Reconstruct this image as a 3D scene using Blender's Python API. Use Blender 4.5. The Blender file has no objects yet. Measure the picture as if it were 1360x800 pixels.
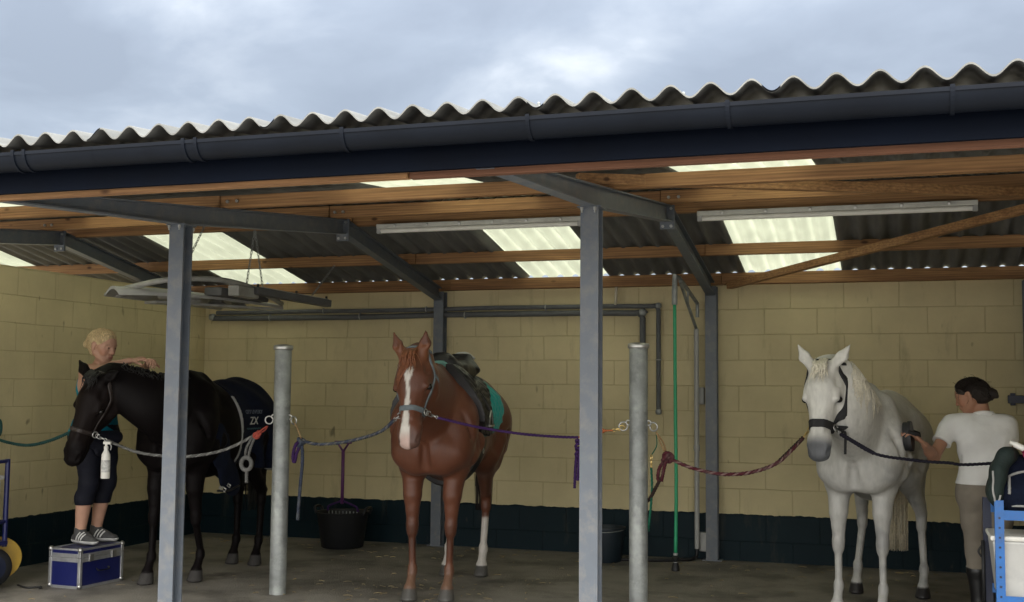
import bpy, bmesh, math, random
import numpy as np
from mathutils import Vector, Matrix, Quaternion
from mathutils.bvhtree import BVHTree
random.seed(7); RNG = np.random.default_rng(7)
R = math.radians
scene = bpy.context.scene
COL = scene.collection

# ------------------------------------------------------------------ camera
FOC, PITCH, YAW, ROLL, EYE = 1543.5, R(4.526), R(18.374), R(0.501), 1.441
fwd = Vector((-math.sin(YAW)*math.cos(PITCH), math.cos(YAW)*math.cos(PITCH), math.sin(PITCH)))
rgt0 = Vector((math.cos(YAW), math.sin(YAW), 0)); up0 = rgt0.cross(fwd)
rgt = rgt0*math.cos(ROLL) + up0*math.sin(ROLL); upv = up0*math.cos(ROLL) - rgt0*math.sin(ROLL)
cam = bpy.data.cameras.new('camera'); camo = bpy.data.objects.new('camera', cam); COL.objects.link(camo)
m = Matrix((rgt, upv, -fwd)).transposed().to_4x4(); m.translation = (0, 0, EYE); camo.matrix_world = m
cam.sensor_width = 36; cam.sensor_fit = 'HORIZONTAL'; cam.lens = FOC/1360*36; cam.clip_end = 2000; cam.clip_start = 0.05
scene.camera = camo
def _ray(x, y): return fwd*FOC + rgt*(x-680) - upv*(y-400)
def onY(x, y, Y): d = _ray(x, y); return Vector((0, 0, EYE)) + d*(Y/d.y)
def onX(x, y, X): d = _ray(x, y); return Vector((0, 0, EYE)) + d*(X/d.x)
def onZ(x, y, Z): d = _ray(x, y); return Vector((0, 0, EYE)) + d*((Z-EYE)/d.z)

# ------------------------------------------------------------------ materials
def mat(name, base=(.5, .5, .5), rough=.6, metal=0., var=.15, scale=8., bump=0., bscale=60., spec=.5, stretch=(1, 1, 1), var2=0., scale2=1.5, dirt=None, dirt_amt=.0, coat=0., sheen=0.):
    M = bpy.data.materials.new(name); M.use_nodes = True
    nt = M.node_tree; N = nt.nodes; L = nt.links
    b = N['Principled BSDF']
    b.inputs['Roughness'].default_value = rough; b.inputs['Metallic'].default_value = metal
    b.inputs['Specular IOR Level'].default_value = spec
    b.inputs['Coat Weight'].default_value = coat
    b.inputs['Sheen Weight'].default_value = sheen
    tc = N.new('ShaderNodeTexCoord'); mp = N.new('ShaderNodeMapping'); mp.inputs['Scale'].default_value = stretch
    L.new(tc.outputs['Object'], mp.inputs['Vector'])
    n1 = N.new('ShaderNodeTexNoise'); n1.inputs['Scale'].default_value = scale; n1.inputs['Detail'].default_value = 6
    L.new(mp.outputs['Vector'], n1.inputs['Vector'])
    cr = N.new('ShaderNodeMapRange'); cr.inputs[1].default_value = .25; cr.inputs[2].default_value = .75
    cr.inputs[3].default_value = 1-var; cr.inputs[4].default_value = 1+var
    L.new(n1.outputs['Fac'], cr.inputs[0])
    mul = N.new('ShaderNodeMix'); mul.data_type = 'RGBA'; mul.blend_type = 'MULTIPLY'; mul.inputs[0].default_value = 1
    mul.inputs[6].default_value = (*base, 1)
    L.new(cr.outputs[0], mul.inputs[7])
    out = mul.outputs[2]
    if dirt:
        n2 = N.new('ShaderNodeTexNoise'); n2.inputs['Scale'].default_value = scale2; n2.inputs['Detail'].default_value = 8; n2.inputs['Roughness'].default_value = .65
        L.new(mp.outputs['Vector'], n2.inputs['Vector'])
        r2 = N.new('ShaderNodeMapRange'); r2.inputs[1].default_value = .48; r2.inputs[2].default_value = .68
        r2.inputs[3].default_value = 0; r2.inputs[4].default_value = dirt_amt
        L.new(n2.outputs['Fac'], r2.inputs[0])
        mx = N.new('ShaderNodeMix'); mx.data_type = 'RGBA'; mx.inputs[7].default_value = (*dirt, 1)
        L.new(r2.outputs[0], mx.inputs[0]); L.new(out, mx.inputs[6]); out = mx.outputs[2]
    L.new(out, b.inputs['Base Color'])
    rr = N.new('ShaderNodeMapRange'); rr.inputs[3].default_value = max(rough-.08, .02); rr.inputs[4].default_value = min(rough+.12, 1)
    L.new(n1.outputs['Fac'], rr.inputs[0]); L.new(rr.outputs[0], b.inputs['Roughness'])
    if bump:
        n3 = N.new('ShaderNodeTexNoise'); n3.inputs['Scale'].default_value = bscale; n3.inputs['Detail'].default_value = 4
        L.new(mp.outputs['Vector'], n3.inputs['Vector'])
        bp = N.new('ShaderNodeBump'); bp.inputs['Strength'].default_value = bump; bp.inputs['Distance'].default_value = .01
        L.new(n3.outputs['Fac'], bp.inputs['Height']); L.new(bp.outputs[0], b.inputs['Normal'])
    return M

def add_knots(M, colr):
    nt = M.node_tree; N = nt.nodes; L = nt.links; b = N['Principled BSDF']; src = b.inputs['Base Color'].links[0].from_socket
    tc = N.new('ShaderNodeNewGeometry'); mp = N.new('ShaderNodeMapping'); mp.inputs['Scale'].default_value = (1, 2.2, 2.2); L.new(tc.outputs['Position'], mp.inputs['Vector'])
    vo = N.new('ShaderNodeTexVoronoi'); vo.inputs['Scale'].default_value = 3.1; L.new(mp.outputs[0], vo.inputs['Vector'])
    mr = N.new('ShaderNodeMapRange'); mr.inputs[1].default_value = .05; mr.inputs[2].default_value = .115; mr.inputs[3].default_value = .85; mr.inputs[4].default_value = 0; L.new(vo.outputs['Distance'], mr.inputs[0])
    wv = N.new('ShaderNodeTexWave'); wv.inputs['Scale'].default_value = 1.2; wv.inputs['Distortion'].default_value = 6; wv.inputs['Detail'].default_value = 3; wv.bands_direction = 'Z'
    mp2 = N.new('ShaderNodeMapping'); mp2.inputs['Scale'].default_value = (.5, 14, 14); L.new(tc.outputs['Position'], mp2.inputs['Vector']); L.new(mp2.outputs[0], wv.inputs['Vector'])
    m2 = N.new('ShaderNodeMapRange'); m2.inputs[3].default_value = .84; m2.inputs[4].default_value = 1.08; L.new(wv.outputs['Fac'], m2.inputs[0])
    g = N.new('ShaderNodeMix'); g.data_type = 'RGBA'; g.blend_type = 'MULTIPLY'; g.inputs[0].default_value = 1; L.new(src, g.inputs[6]); L.new(m2.outputs[0], g.inputs[7])
    mx = N.new('ShaderNodeMix'); mx.data_type = 'RGBA'; mx.inputs[7].default_value = (*colr, 1); L.new(mr.outputs[0], mx.inputs[0]); L.new(g.outputs[2], mx.inputs[6]); L.new(mx.outputs[2], b.inputs['Base Color'])
def vcol_mat(name, rough=.5, var=.12, scale=30, stretch=(1, 1, 1), sheen=.15, bump=.15, bscale=140, spec=.4):
    M = mat(name, (1, 1, 1), rough, 0, var, scale, bump, bscale, spec, stretch, sheen=sheen)
    nt = M.node_tree; a = nt.nodes.new('ShaderNodeVertexColor'); a.layer_name = 'Col'
    for n in nt.nodes:
        if n.type == 'MIX' and n.blend_type == 'MULTIPLY': nt.links.new(a.outputs['Color'], n.inputs[6])
    return M

def wall_mat(name, axis, z0, paint, dado, zsplit):
    M = bpy.data.materials.new(name); M.use_nodes = True
    nt = M.node_tree; N = nt.nodes; L = nt.links; b = N['Principled BSDF']
    g = N.new('ShaderNodeNewGeometry'); sp = N.new('ShaderNodeSeparateXYZ'); L.new(g.outputs['Position'], sp.inputs[0])
    def mth(op, a, v):
        n = N.new('ShaderNodeMath'); n.operation = op
        for i, q in enumerate((a, v)):
            if isinstance(q, (int, float)): n.inputs[i].default_value = q
            else: L.new(q, n.inputs[i])
        return n.outputs[0]
    u = sp.outputs[axis]; zz = mth('SUBTRACT', sp.outputs[2], z0-2.25)
    cb = N.new('ShaderNodeCombineXYZ'); L.new(mth('ADD', u, 20.0), cb.inputs[0]); L.new(zz, cb.inputs[1])
    # slight waviness of hand laid joints
    nz = N.new('ShaderNodeTexNoise'); nz.inputs['Scale'].default_value = 2.2; nz.inputs['Detail'].default_value = 3; L.new(g.outputs['Position'], nz.inputs['Vector'])
    sc = N.new('ShaderNodeVectorMath'); sc.operation = 'SCALE'; sc.inputs['Scale'].default_value = .014; L.new(nz.outputs['Color'], sc.inputs[0])
    ad = N.new('ShaderNodeVectorMath'); ad.operation = 'ADD'; L.new(cb.outputs[0], ad.inputs[0]); L.new(sc.outputs[0], ad.inputs[1])
    br = N.new('ShaderNodeTexBrick'); br.offset = .5; br.inputs['Scale'].default_value = 1
    br.inputs['Brick Width'].default_value = .45; br.inputs['Row Height'].default_value = .225; br.inputs['Mortar Size'].default_value = .005; br.inputs['Mortar Smooth'].default_value = .6
    br.inputs['Color1'].default_value = (.955, .955, .955, 1); br.inputs['Color2'].default_value = (1.0, 1.0, 1.0, 1); br.inputs['Mortar'].default_value = (.85, .83, .80, 1); br.inputs['Bias'].default_value = 0
    L.new(ad.outputs[0], br.inputs['Vector'])
    n1 = N.new('ShaderNodeTexNoise'); n1.inputs['Scale'].default_value = 1.3; n1.inputs['Detail'].default_value = 9; n1.inputs['Roughness'].default_value = .62; L.new(g.outputs['Position'], n1.inputs['Vector'])
    mr = N.new('ShaderNodeMapRange'); mr.inputs[1].default_value = .3; mr.inputs[2].default_value = .7; mr.inputs[3].default_value = .82; mr.inputs[4].default_value = 1.1; L.new(n1.outputs['Fac'], mr.inputs[0])
    mxd = N.new('ShaderNodeMix'); mxd.data_type = 'RGBA'; mxd.inputs[6].default_value = (*dado, 1); mxd.inputs[7].default_value = (*paint, 1)
    nw = N.new('ShaderNodeTexNoise'); nw.inputs['Scale'].default_value = 14; L.new(g.outputs['Position'], nw.inputs['Vector'])
    L.new(mth('GREATER_THAN', mth('ADD', sp.outputs[2], mth('MULTIPLY', nw.outputs['Fac'], .03)), zsplit+.015), mxd.inputs[0])
    m1 = N.new('ShaderNodeMix'); m1.data_type = 'RGBA'; m1.blend_type = 'MULTIPLY'; m1.inputs[0].default_value = 1; L.new(mxd.outputs[2], m1.inputs[6]); L.new(br.outputs['Color'], m1.inputs[7])
    m2 = N.new('ShaderNodeMix'); m2.data_type = 'RGBA'; m2.blend_type = 'MULTIPLY'; m2.inputs[0].default_value = 1; L.new(m1.outputs[2], m2.inputs[6]); L.new(mr.outputs[0], m2.inputs[7])
    # splash and scuff stains
    mp = N.new('ShaderNodeMapping'); mp.inputs['Scale'].default_value = (3.5, 3.5, .8); L.new(g.outputs['Position'], mp.inputs['Vector'])
    n4 = N.new('ShaderNodeTexNoise'); n4.inputs['Scale'].default_value = 1.6; n4.inputs['Detail'].default_value = 10; n4.inputs['Roughness'].default_value = .7; L.new(mp.outputs[0], n4.inputs['Vector'])
    s4 = N.new('ShaderNodeMapRange'); s4.inputs[1].default_value = .56; s4.inputs[2].default_value = .78; s4.inputs[4].default_value = .42; L.new(n4.outputs['Fac'], s4.inputs[0])
    m3 = N.new('ShaderNodeMix'); m3.data_type = 'RGBA'; m3.inputs[7].default_value = (.10, .085, .055, 1); L.new(s4.outputs[0], m3.inputs[0]); L.new(m2.outputs[2], m3.inputs[6])
    # few dark scuffs
    vo = N.new('ShaderNodeTexNoise'); vo.inputs['Scale'].default_value = 5.3; vo.inputs['Detail'].default_value = 2
    mp2 = N.new('ShaderNodeMapping'); mp2.inputs['Scale'].default_value = (1.6, 1.6, .8); mp2.inputs['Location'].default_value = (3.1, 1.7, 4); L.new(g.outputs['Position'], mp2.inputs['Vector']); L.new(mp2.outputs[0], vo.inputs['Vector'])
    s5 = N.new('ShaderNodeMapRange'); s5.inputs[1].default_value = .70; s5.inputs[2].default_value = .76; s5.inputs[4].default_value = .6; L.new(vo.outputs['Fac'], s5.inputs[0])
    m4 = N.new('ShaderNodeMix'); m4.data_type = 'RGBA'; m4.inputs[7].default_value = (.06, .05, .04, 1); L.new(s5.outputs[0], m4.inputs[0]); L.new(m3.outputs[2], m4.inputs[6])
    L.new(m4.outputs[2], b.inputs['Base Color'])
    b.inputs['Roughness'].default_value = .55; b.inputs['Specular IOR Level'].default_value = .16
    n3 = N.new('ShaderNodeTexNoise'); n3.inputs['Scale'].default_value = 90; n3.inputs['Detail'].default_value = 5; L.new(g.outputs['Position'], n3.inputs['Vector'])
    hsum = mth('ADD', mth('MULTIPLY', br.outputs['Fac'], -1.0), mth('MULTIPLY', n3.outputs['Fac'], .22))
    bp = N.new('ShaderNodeBump'); bp.inputs['Strength'].default_value = .7; bp.inputs['Distance'].default_value = .006; L.new(hsum, bp.inputs['Height']); L.new(bp.outputs[0], b.inputs['Normal'])
    return M

def translucent_mat(name, colr):
    M = bpy.data.materials.new(name); M.use_nodes = True
    nt = M.node_tree; N = nt.nodes; L = nt.links; b = N['Principled BSDF']; out = N['Material Output']
    b.inputs['Base Color'].default_value = (*[c*.9 for c in colr], 1); b.inputs['Roughness'].default_value = .45
    t = N.new('ShaderNodeBsdfTranslucent')
    n1 = N.new('ShaderNodeTexNoise'); n1.inputs['Scale'].default_value = 3; n1.inputs['Detail'].default_value = 8; g = N.new('ShaderNodeNewGeometry'); L.new(g.outputs['Position'], n1.inputs['Vector'])
    mr = N.new('ShaderNodeMapRange'); mr.inputs[1].default_value = .3; mr.inputs[2].default_value = .7; mr.inputs[3].default_value = .86; mr.inputs[4].default_value = 1.0; L.new(n1.outputs['Fac'], mr.inputs[0])
    mx = N.new('ShaderNodeMix'); mx.data_type = 'RGBA'; mx.blend_type = 'MULTIPLY'; mx.inputs[0].default_value = 1; mx.inputs[6].default_value = (*colr, 1); L.new(mr.outputs[0], mx.inputs[7]); L.new(mx.outputs[2], t.inputs['Color'])
    ms = N.new('ShaderNodeMixShader'); ms.inputs[0].default_value = .86; L.new(b.outputs[0], ms.inputs[1]); L.new(t.outputs[0], ms.inputs[2]); L.new(ms.outputs[0], out.inputs['Surface'])
    return M

MT = {}
ZD = .4034
MT['wall_back'] = wall_mat('painted blockwork of back wall', 0, ZD, (.61, .525, .315), (.0036, .0145, .0205), ZD)
MT['wall_side'] = wall_mat('painted blockwork of side wall', 1, ZD, (.61, .525, .315), (.0036, .0145, .0205), ZD)
MT['floor'] = mat('stained wet concrete', (.185, .172, .150), .58, 0, .32, 3.2, .6, 70, .35, dirt=(.045, .041, .036), dirt_amt=.9, scale2=1.8)
MT['yard'] = mat('concrete yard', (.34, .325, .30), .8, 0, .2, 1.5, .4, 60, .3, dirt=(.08, .07, .06), dirt_amt=.6, scale2=.7)
MT['timber'] = mat('stained softwood', (.33, .18, .078), .65, 0, .38, 5, .25, 40, .3, (.5, 14, 14), dirt=(.13, .055, .025), dirt_amt=.6, scale2=.8)
MT['timber_dark'] = mat('reddish stained softwood', (.15, .066, .036), .65, 0, .35, 5, .25, 40, .3, (.5, 14, 14))
add_knots(MT['timber'], (.05, .02, .01)); add_knots(MT['timber_dark'], (.03, .012, .008))
MT['steel'] = mat('grey painted steel', (.102, .118, .141), .42, 0, .08, 12, .06, 90, .5, dirt=(.19, .18, .165), dirt_amt=.55, scale2=13)
MT['sheet'] = mat('weathered fibre cement', (.165, .165, .155), .85, 0, .22, 3, .25, 120, .2, (6, 1, 1), dirt=(.10, .10, .09), dirt_amt=.6, scale2=1.2)
MT['skylight'] = translucent_mat('translucent fibreglass', (.60, .605, .51))
MT['gutter'] = mat('dark plastic gutter', (.0042, .0058, .0095), .42, 0, .2, 6, .03, 60, .10)
MT['fascia'] = mat('dark painted fascia', (.0015, .0028, .0065), .55, 0, .25, 3, .05, 60, .04)
MT['galv'] = mat('galvanised steel', (.25, .265, .26), .48, .35, .35, 11, .1, 60, .5, dirt=(.40, .42, .40), dirt_amt=.85, scale2=9)
MT['galv_bright'] = mat('zinc steel', (.50, .50, .48), .35, .8, .1, 30)
MT['brass'] = mat('brass', (.75, .55, .22), .3, .9, .1, 30)
MT['lag'] = mat('grey foam lagging', (.10, .105, .11), .7, 0, .15, 20, .2, 80)
MT['greyplastic'] = mat('grey plastic', (.34, .34, .33), .5, 0, .1, 12)
MT['whiteplastic'] = mat('white plastic', (.72, .71, .66), .4, 0, .08, 15)
MT['lamp'] = mat('white batten casing', (.52, .52, .48), .45, 0, .1, 12, dirt=(.3, .29, .26), dirt_amt=.5, scale2=5)
MT['black'] = mat('black rubber', (.006, .0065, .008), .55, 0, .2, 20, .1, 60)
MT['blackleather'] = mat('black leather', (.011, .010, .012), .38, 0, .25, 30, .2, 120, .5)
MT['greenhose'] = mat('green hose', (.02, .33, .15), .42, 0, .08, 12)
MT['teal'] = mat('teal quilted cotton', (.012, .30, .27), .85, 0, .12, 40, .5, 55, .2, sheen=.2)
MT['navy'] = mat('navy fleece', (.007, .010, .022), .95, 0, .3, 25, .3, 120, .1, sheen=.02)
MT['steelbar'] = mat('worn steel', (.42, .42, .41), .32, .9, .15, 30)

# ------------------------------------------------------------------ mesh helpers
def setprops(o, label=None, cat=None, group=None, kind=None):
    if label: o['label'] = label
    if cat: o['category'] = cat
    if group: o['group'] = group
    if kind: o['kind'] = kind
    return o
def thing(name, label, cat, loc=(0, 0, 0), rz=0, group=None):
    o = bpy.data.objects.new(name, None); COL.objects.link(o); o.location = loc; o.rotation_euler = (0, 0, rz)
    o.empty_display_size = .1
    return setprops(o, label, cat, group)
def link_mesh(name, me, material, parent=None, smooth=False):
    for mm in (material if isinstance(material, (list, tuple)) else [material]): me.materials.append(mm)
    if smooth: me.polygons.foreach_set('use_smooth', [True]*len(me.polygons))
    o = bpy.data.objects.new(name, me); COL.objects.link(o)
    if parent is not None: o.parent = parent
    return o
def obj(name, bm, material, parent=None, smooth=False, auto=None):
    """links one bmesh (given in the parent's own coordinates) as one object"""
    bmesh.ops.recalc_face_normals(bm, faces=bm.faces)
    if auto:
        for f in bm.faces: f.smooth = True
        for e in bm.edges:
            if len(e.link_faces) == 2 and e.calc_face_angle(0) > auto: e.smooth = False
    me = bpy.data.meshes.new(name); bm.to_mesh(me); bm.free()
    return link_mesh(name, me, material, parent, smooth)
def W(parent, bm):  # world coordinates -> parent's own coordinates (parents are top-level)
    mi = Matrix.Translation(parent.location) @ parent.rotation_euler.to_matrix().to_4x4()
    bmesh.ops.transform(bm, matrix=mi.inverted(), verts=bm.verts)
    return bm
def B(): return bmesh.new()
def box(bm, c, s, M=None, bev=0.0):
    r = bmesh.ops.create_cube(bm, size=1); vs = r['verts']
    bmesh.ops.scale(bm, vec=s, verts=vs)
    if bev:
        es = {e for v in vs for e in v.link_edges}
        q = bmesh.ops.bevel(bm, geom=list(es), offset=bev, segments=2, affect='EDGES', profile=.5)
        vs = list({v for f in q['faces'] for v in f.verts} | {v for v in vs if v.is_valid})
    if M is not None: bmesh.ops.transform(bm, matrix=M, verts=vs)
    bmesh.ops.translate(bm, vec=c, verts=vs)
    return vs
def frame(d, up=Vector((0, 0, 1))):
    d = Vector(d).normalized(); s = d.cross(up)
    if s.length < 1e-4: s = d.cross(Vector((0, 1, 0)))
    s.normalize(); u = s.cross(d)
    return d, s, u
def beam(bm, a, b, w, hh, up=Vector((0, 0, 1)), bev=0.0):
    a, b = Vector(a), Vector(b); d, s, u = frame(b-a, up)
    M = Matrix((d, s, u)).transposed().to_4x4()
    return box(bm, (a+b)/2, ((b-a).length, w, hh), M, bev)
def tube(bm, pts, r, n=8, cap=True, closed=False):
    pts = [Vector(p) for p in pts]; k = len(pts); rings = []
    rs = r if isinstance(r, (list, tuple)) else [r]*k
    prev = None
    for i, p in enumerate(pts):
        if closed: d = pts[(i+1) % k]-pts[i-1]
        else: d = pts[min(i+1, k-1)]-pts[max(i-1, 0)]
        if d.length < 1e-9: d = Vector((0, 0, 1))
        d.normalize()
        if prev is None: _, s, u = frame(d)
        else:
            s = prev - d*prev.dot(d)
            if s.length < 1e-6: _, s, u = frame(d)
            s.normalize(); u = s.cross(d)
        prev = s.copy()
        rings.append([bm.verts.new(p + (s*math.cos(2*math.pi*j/n) + u*math.sin(2*math.pi*j/n))*rs[i]) for j in range(n)])
    for i in range(k if closed else k-1):
        A, C = rings[i], rings[(i+1) % k]
        for j in range(n): bm.faces.new((A[j], A[(j+1) % n], C[(j+1) % n], C[j]))
    if cap and not closed: bm.faces.new(rings[0][::-1]); bm.faces.new(rings[-1])
def spline(pts, n=10):
    pts = [Vector(p) for p in pts]; out = []
    P = [pts[0]*2-pts[1]] + pts + [pts[-1]*2-pts[-2]]
    for i in range(1, len(P)-2):
        for j in range(n):
            t = j/n; a, b, c, d = P[i-1], P[i], P[i+1], P[i+2]
            out.append(.5*((2*b)+(c-a)*t+(2*a-5*b+4*c-d)*t*t+(3*b-a-3*c+d)*t**3))
    return out+[pts[-1]]
def resample(pts, step):
    out = [pts[0]]; acc = 0
    for a, b in zip(pts, pts[1:]):
        L = (b-a).length; t = step-acc
        while t <= L and L > 0: out.append(a.lerp(b, t/L)); t += step
        acc = (acc+L) % step if L else acc
    out.append(pts[-1]); return out
def rope_bm(bm, pts, r, pitch=.05, strands=3, fleck=False):
    """three twisted strands along the path"""
    pts = resample(spline(pts, 14), pitch/7); L = 0; paths = [[] for _ in range(strands)]
    for i, p in enumerate(pts):
        d = pts[min(i+1, len(pts)-1)]-pts[max(i-1, 0)]
        if i: L += (p-pts[i-1]).length
        _, s, u = frame(d)
        for k in range(strands):
            a = 2*math.pi*(L/pitch + k/strands)
            paths[k].append(p+(s*math.cos(a)+u*math.sin(a))*r*.5)
    for i, q in enumerate(paths):
        n0 = len(bm.faces); tube(bm, q, r*.56, 5)
        if fleck and i == 0:
            bm.faces.ensure_lookup_table()
            for f in bm.faces[n0:]: f.material_index = 1
def sag(a, b, drop, n=9):
    a, b = Vector(a), Vector(b)
    return [a.lerp(b, t/n)-Vector((0, 0, 4*drop*(t/n)*(1-t/n))) for t in range(n+1)]
def lathe(bm, c, prof, n=24, axis=Vector((0, 0, 1))):
    c = Vector(c); d, s, u = frame(axis, Vector((0, 1, .01))); rings = []
    for r, z in prof: rings.append([bm.verts.new(c+d*z+(s*math.cos(2*math.pi*j/n)+u*math.sin(2*math.pi*j/n))*max(r, 1e-4)) for j in range(n)])
    for A, C in zip(rings, rings[1:]):
        for j in range(n): bm.faces.new((A[j], A[(j+1) % n], C[(j+1) % n], C[j]))
    bm.faces.new(rings[0][::-1]); bm.faces.new(rings[-1])
def ring(bm, c, normal, Rr, r, n=18, m=6):
    _, s, u = frame(normal); c = Vector(c)
    tube(bm, [c+(s*math.cos(2*math.pi*i/n)+u*math.sin(2*math.pi*i/n))*Rr for i in range(n)], r, m, closed=True)
def hsection(bm, a, b, h, bw, tf=.009, tw=.007, side=Vector((1, 0, 0))):
    """rolled steel H section from a to b; side = direction of flange width"""
    a, b = Vector(a), Vector(b); d = (b-a).normalized(); s = (side-d*side.dot(d)).normalized(); u = s.cross(d)
    pr = [(-bw/2, -h/2), (bw/2, -h/2), (bw/2, -h/2+tf), (tw/2, -h/2+tf), (tw/2, h/2-tf), (bw/2, h/2-tf), (bw/2, h/2), (-bw/2, h/2), (-bw/2, h/2-tf), (-tw/2, h/2-tf), (-tw/2, -h/2+tf), (-bw/2, -h/2+tf)]
    A = [bm.verts.new(a+s*x+u*y) for x, y in pr]; C = [bm.verts.new(b+s*x+u*y) for x, y in pr]
    for i in range(12): bm.faces.new((A[i], A[(i+1) % 12], C[(i+1) % 12], C[i]))
    bm.faces.new(A[::-1]); bm.faces.new(C)
def copy_tree(o, parent=None):
    c = o.copy(); COL.objects.link(c)
    if parent is not None: c.parent = parent
    for ch in list(o.children): copy_tree(ch, c)
    return c

# ------------------------------------------------------------------ signed distance modelling of bodies
class Vol:
    def __init__(s, lo, hi, h):
        s.lo = np.array(lo, np.float32); s.h = h
        s.n = np.ceil((np.array(hi)-s.lo)/h).astype(int)+1
        s.v = np.full(s.n, 1., np.float32)
    def copy(s):
        o = Vol.__new__(Vol); o.lo, o.h, o.n, o.v = s.lo, s.h, s.n, s.v.copy(); return o
    def block(s, lo, hi):
        i0 = np.clip(np.floor((np.array(lo)-s.lo)/s.h).astype(int), 0, s.n-1); i1 = np.clip(np.ceil((np.array(hi)-s.lo)/s.h).astype(int)+1, 1, s.n)
        if (i1 <= i0).any(): return None
        ax = [(s.lo[k]+s.h*np.arange(i0[k], i1[k])).astype(np.float32) for k in range(3)]
        return tuple(slice(i0[k], i1[k]) for k in range(3)), ax[0][:, None, None], ax[1][None, :, None], ax[2][None, None, :]
    def _mix(s, sl, d, k, sub):
        v = s.v[sl]
        if sub: d = -d; hh = np.maximum(k-np.abs(v-d), 0)/k; s.v[sl] = np.maximum(v, d)+hh*hh*k*.25
        else: hh = np.maximum(k-np.abs(v-d), 0)/k; s.v[sl] = np.minimum(v, d)-hh*hh*k*.25
    def cone(s, a, b, ra, rb, k=.03, n=None, sq=1., sub=False):
        a, b = np.array(a, np.float32), np.array(b, np.float32); mg = max(ra, rb)*max(1, sq)+k+.05
        q = s.block(np.minimum(a, b)-mg, np.maximum(a, b)+mg)
        if q is None: return
        sl, X, Y, Z = q
        ba = b-a; X = X-a[0]; Y = Y-a[1]; Z = Z-a[2]
        if n is not None:
            n = np.array(n, np.float32); n = n/np.linalg.norm(n); f = 1/sq-1
            pn = X*n[0]+Y*n[1]+Z*n[2]
            X = X+f*pn*n[0]; Y = Y+f*pn*n[1]; Z = Z+f*pn*n[2]
            ba = ba+f*(ba@n)*n
        t = np.clip((X*ba[0]+Y*ba[1]+Z*ba[2])/max(ba@ba, 1e-9), 0, 1)
        d = np.sqrt((X-t*ba[0])**2+(Y-t*ba[1])**2+(Z-t*ba[2])**2)-(ra+(rb-ra)*t)
        if n is not None: d = d*min(1., sq)
        s._mix(sl, d, k, sub)
    def ball(s, c, r, k=.02, n=None, sq=1., sub=False): s.cone(c, np.array(c)+np.array([0, 0, 1e-4]), r, r, k, n, sq, sub)
    def clip(s, fn):
        """keep only where fn(X,Y,Z) < 0"""
        sl, X, Y, Z = s.block(s.lo, s.lo+s.h*s.n)
        s.v = np.maximum(s.v, fn(X, Y, Z).astype(np.float32)); return s
    def mesh(s):
        v = s.v; v[[0, -1]] = 1; v[:, [0, -1]] = 1; v[:, :, [0, -1]] = 1
        sg = v < 0; c = np.zeros(np.array(v.shape)-1, np.uint8)
        for i in (0, 1):
            for j in (0, 1):
                for k in (0, 1): c += sg[i:i+c.shape[0], j:j+c.shape[1], k:k+c.shape[2]]
        act = (c > 0) & (c < 8); idx = np.argwhere(act); ID = np.full(c.shape, -1, np.int32); ID[act] = np.arange(len(idx))
        off = np.array([(i, j, k) for i in (0, 1) for j in (0, 1) for k in (0, 1)])
        V = np.stack([v[idx[:, 0]+o[0], idx[:, 1]+o[1], idx[:, 2]+o[2]] for o in off], 1)
        sm = np.zeros((len(idx), 3)); ct = np.zeros((len(idx), 1))
        for p in range(8):
            for q in range(p+1, 8):
                if np.abs(off[p]-off[q]).sum() != 1: continue
                a, b = V[:, p], V[:, q]; mk = (a < 0) != (b < 0); t = np.where(mk, a/np.where(mk, a-b, 1), 0)
                sm += mk[:, None]*(off[p]+t[:, None]*(off[q]-off[p])); ct += mk[:, None]
        vs = s.lo+s.h*(idx+sm/ct); F = []
        for ax in range(3):
            o = [1, 2, 0][ax], [2, 0, 1][ax]
            sl0 = [slice(None)]*3; sl1 = [slice(None)]*3; sl0[ax] = slice(0, -1); sl1[ax] = slice(1, None)
            A, C = sg[tuple(sl0)], sg[tuple(sl1)]
            e = np.argwhere(A != C); e = e[(e[:, o[0]] > 0) & (e[:, o[1]] > 0)]
            if not len(e): continue
            d1 = np.zeros(3, int); d1[o[0]] = 1; d2 = np.zeros(3, int); d2[o[1]] = 1
            g = lambda q: ID[q[:, 0], q[:, 1], q[:, 2]]
            quad = np.stack([g(e-d1-d2), g(e-d2), g(e), g(e-d1)], 1)
            fl = ~A[e[:, 0], e[:, 1], e[:, 2]]; quad[fl] = quad[fl][:, ::-1]
            F.append(quad)
        F = np.concatenate(F) if F else np.zeros((0, 4), int); F = F[(F >= 0).all(1)]
        return vs, F
def mesh_obj(name, vs, F, material, parent=None, colr=None):
    me = bpy.data.meshes.new(name); me.vertices.add(len(vs)); me.vertices.foreach_set('co', np.asarray(vs, np.float32).ravel())
    me.loops.add(len(F)*4); me.loops.foreach_set('vertex_index', F.astype(np.int32).ravel())
    me.polygons.add(len(F)); me.polygons.foreach_set('loop_start', np.arange(0, len(F)*4, 4, dtype=np.int32)); me.polygons.foreach_set('loop_total', np.full(len(F), 4, np.int32))
    me.polygons.foreach_set('use_smooth', np.ones(len(F), bool)); me.update(calc_edges=True)
    if colr is not None:
        a = me.color_attributes.new('Col', 'FLOAT_COLOR', 'POINT')
        cc = np.ones((len(vs), 4), np.float32); cc[:, :3] = colr; a.data.foreach_set('color', cc.ravel())
    return link_mesh(name, me, material, parent)
def smooth01(x, a, b):
    t = np.clip((x-a)/(b-a), 0, 1); return t*t*(3-2*t)
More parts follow.
